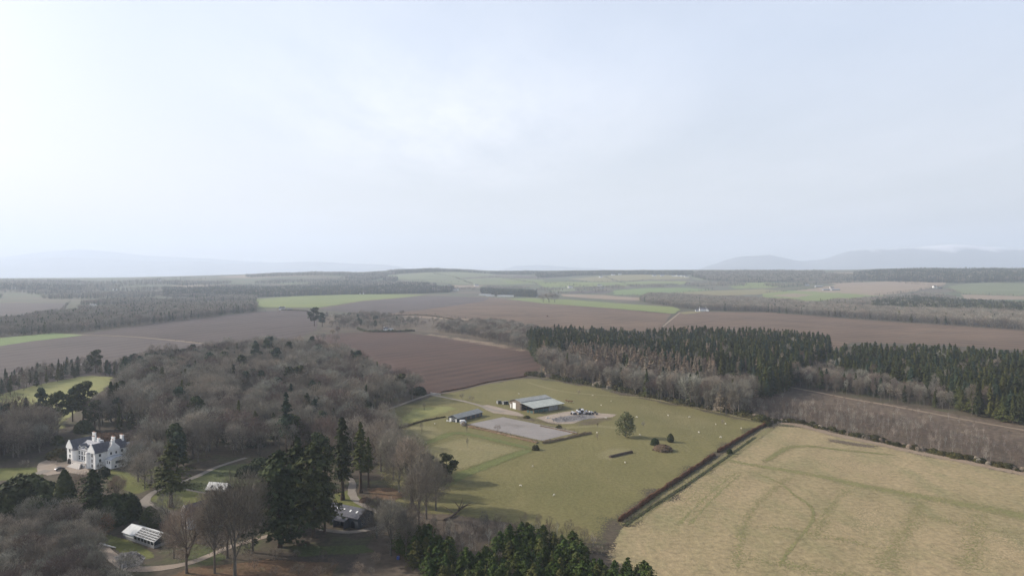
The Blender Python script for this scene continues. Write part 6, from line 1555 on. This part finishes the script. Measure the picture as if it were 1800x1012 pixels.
house('shed', 509, 545.5, 12, 7, 3, 4.6, 12, 'low dark shed right of the white cottage by the yellow green field', 'boards_dark', 'slate', 0, 2)
house('farmhouse', 634, 517.5, 22, 9, 5, 8.5, -4, 'small white house before the dark far plantation', chim=2)
house('farmhouse', 1236, 547, 17, 9, 5.4, 9, -8, 'white farmhouse at the right end of the long green field', 'white_render', 'slate', 2, 4)
house('shed', 1246, 547, 9, 7, 4, 6.4, 60, 'white gabled wing right of the white farmhouse', 'white_render', 'slate', 1, 2)
house('shed', 1226, 547.3, 9, 6, 3, 4.8, -8, 'low white outhouse left of the white farmhouse', 'white_render', 'slate', 0, 2)
for i, (u, v, L_) in enumerate(((852, 519.5, 48), (862, 521, 30), (884, 521.5, 44), (897, 521.8, 26))):
    house('shed', u, v, L_, 14, 4.5, 6.5, -3, ['longest pale farm shed before the dark conifer block', 'shorter pale farm shed next to the longest one', 'second long pale shed below the conifer block', 'short pale shed at the right end of the row'][i], 'white_render', 'sheet_grey', 0, 5)
for (u, v, L_, lab) in ((1419, 502.5, 26, 'pale lone shed left of the far farm on the tan field'), (1441, 505, 38, 'large grey shed at the left of the far farm'), (1454, 510.5, 34, 'long low shed in front of the far farm'), (1470, 511, 40, 'long pale shed at the right of the far farm')):
    house('shed', u, v, L_, 15, 5, 8, 5, lab, 'boards_grey', 'slate_pale', 0, 4)
house('farmhouse', 1463, 507, 18, 9, 5.5, 9, 5, 'stone farmhouse in the middle of the far farm', 'stone_trim', 'slate', 2, 4)
house('farmhouse', 1645, 506, 20, 10, 6, 10, 20, 'bright white house at the edge of the olive field on the right', chim=2)
house('shed', 1655, 507, 16, 9, 4, 6, 20, 'dark shed right of the bright white house', 'boards_dark', 'slate', 0, 2)
for (u, v, lab) in ((1090, 483, 'lone white house high on the far straw hillside'), (1057, 488, 'white bungalow on the left of the far straw hillside'), (1078, 484, 'grey white house left of the lone one on the far hillside'), (1150, 485.5, 'leftmost white house of the far hillside row'),
                    (1164, 486, 'second white house of the far hillside row'), (1184, 486, 'third white house of the far hillside row'), (1193, 486, 'fourth white house of the far hillside row'), (1201, 486.5, 'fifth white house of the far hillside row'), (1207, 487.5, 'rightmost white house of the far hillside row'),
                    (1003, 506, 'small white farmhouse among the far green fields'), (1054, 503, 'small pale farmhouse above the far hedgerows'), (790, 504, 'long white shed on the tan field far off'), (800, 511, 'pale sheds group far off behind the ploughed field'),
                    (716, 498, 'white speck of a house before the far green slope'), (838, 503, 'tiny white house above the dark conifer block'), (668, 500, 'tiny white house among the bluish woods')):
    house('farmhouse', u, v, 24, 11, 6, 10, rnd.uniform(-20, 20), lab, chim=1)
for (u, v, lab) in ((6, 503, 'pale roof at the far left edge'), (22, 508, 'second pale roof at the far left edge'), (74, 506, 'white house among the hazy far left woods'), (84, 507, 'smaller white house among the hazy far left woods'),
                    (280, 494, 'white house on the hazy left plain'), (200, 510, 'pinkish roofed house among the far left woods'), (160, 540, 'small white house in the far left wood'), (105, 495, 'pale house on the hazy plain at the left')):
    house('farmhouse', u, v, 20, 10, 6, 9.5, rnd.uniform(-20, 20), lab, chim=1)
house('cottage', 678, 580.5, 8, 5, 2.8, 4.8, 8, 'white cottage behind the clipped hedge between the brown fields', chim=1, wins=2)
house('caravan', 687, 580.5, 7, 3, 2.6, 3.0, 3, 'white caravan right of the cottage behind the clipped hedge', 'steel_white', 'lead', 0, 3)
# tractor at work
x, y, z = G(962, 557); e = empty('tractor', (x, y, .4), R(175)); tag(e, 'red tractor working on the wide brown field', 'tractor')
MB().box(-.2, 2.2, -.5, .5, .9, 1.7).build('bonnet', 'paint_red', e)
MB().box(-1.6, -.2, -.75, .75, 1.0, 2.7).build('cab', 'glass_dark', e); MB().box(-1.7, -.1, -.85, .85, 2.71, 2.85).build('cab_roof', 'paint_red', e)
for yy in (-.95, .95): wheel(e, -1.0, yy, .9, .5); wheel(e, 1.6, yy * .85, .55, .35)
MB().box(-5.2, -2.0, -2.4, 2.4, .3, 1.1).build('harrow', 'boards_brown', e)

# ------------------------------------------------------------------ fences
def fence(name, px, step, h, lab, rails=(.5, 1.0), r=.05, world=False, mat='timber'):
    P = [Vector((p[0], p[1])) for p in (px if world else W(px))]; e = empty(name, (P[0].x, P[0].y, 0)); tag(e, lab, 'fence'); o = P[0]
    pts = []
    for a, c in zip(P, P[1:]):
        n = max(1, int((c - a).length / step))
        for j in range(n): pts.append(a + (c - a) * j / n)
    pts.append(P[-1]); me = None
    for p in pts[:98]:
        if me is None: po = MB().box(-.08, .08, -.08, .08, -.1, h).build('post', mat, e); me = po.data
        else: po = link('post', me, e)
        po.location = (p.x - o.x, p.y - o.y, 0)
    m = MB()
    for z in rails:
        for a, c in zip(pts, pts[1:]): m.bar((a.x - o.x, a.y - o.y, z), (c.x - o.x, c.y - o.y, z), r, 4)
    m.build('rails', mat, e)
fence('field_fence', [(1094, 926), (1160, 883), (1225, 840), (1275, 804), (1352, 753)], 3.2, 1.2, 'post and wire fence on the verge beside the long red brown hedge', (.4, .8, 1.15), .018)
fence('rail_fence', [(883, 733), (1018, 761)], 3.5, 1.3, 'wooden rail fence along the upper side of the riding arena')
fence('rail_fence', [(820, 747.5), (952, 778)], 3.5, 1.3, 'wooden rail fence along the lower side of the riding arena')
fence('field_fence', [(640, 735), (700, 715), (752, 699)], 4, 1.2, 'post and wire fence between the lane and the pasture', (.4, .8, 1.15), .018)
fence('field_fence', [(1010, 675), (1110, 697), (1200, 714), (1345, 743)], 5, 1.2, 'post and wire fence under the trees above the pasture', (.5, 1.1), .02)
x, y, _ = G(963, 736); e = empty('water_trough', (x, y, .1), R(30)); tag(e, 'pale water trough at the front of the barn yard', 'trough')
MB().box(-1.2, 1.2, -.4, -.32, 0, .6).box(-1.2, 1.2, .32, .4, 0, .6).box(-1.2, -1.12, -.32, .32, 0, .6).box(1.12, 1.2, -.32, .32, 0, .6).box(-1.12, 1.12, -.32, .32, 0, .1).build('trough', 'stone_white', e)
MB().box(-1.1, 1.1, -.3, .3, .42, .46).build('water', 'glass_dark', e)

# ------------------------------------------------------------------ haze
hm = bpy.data.materials.new('m_haze'); hm.use_nodes = True
hn = hm.node_tree.nodes; hn.clear()
ho = hn.new('ShaderNodeOutputMaterial'); pv = hn.new('ShaderNodeVolumePrincipled')
pv.inputs['Color'].default_value = (.77, .86, 1.0, 1)
pv.inputs['Density'].default_value = 1.0e-4
pv.inputs['Anisotropy'].default_value = 0.15
hm.node_tree.links.new(pv.outputs[0], ho.inputs['Volume'])
hz = MB().box(-22000, 24000, -1500, 24500, -8, 1250)
ob = hz.build('haze', hm)
tag(ob, 'pale blue spring haze filling the air over the countryside', 'haze', kind='stuff')
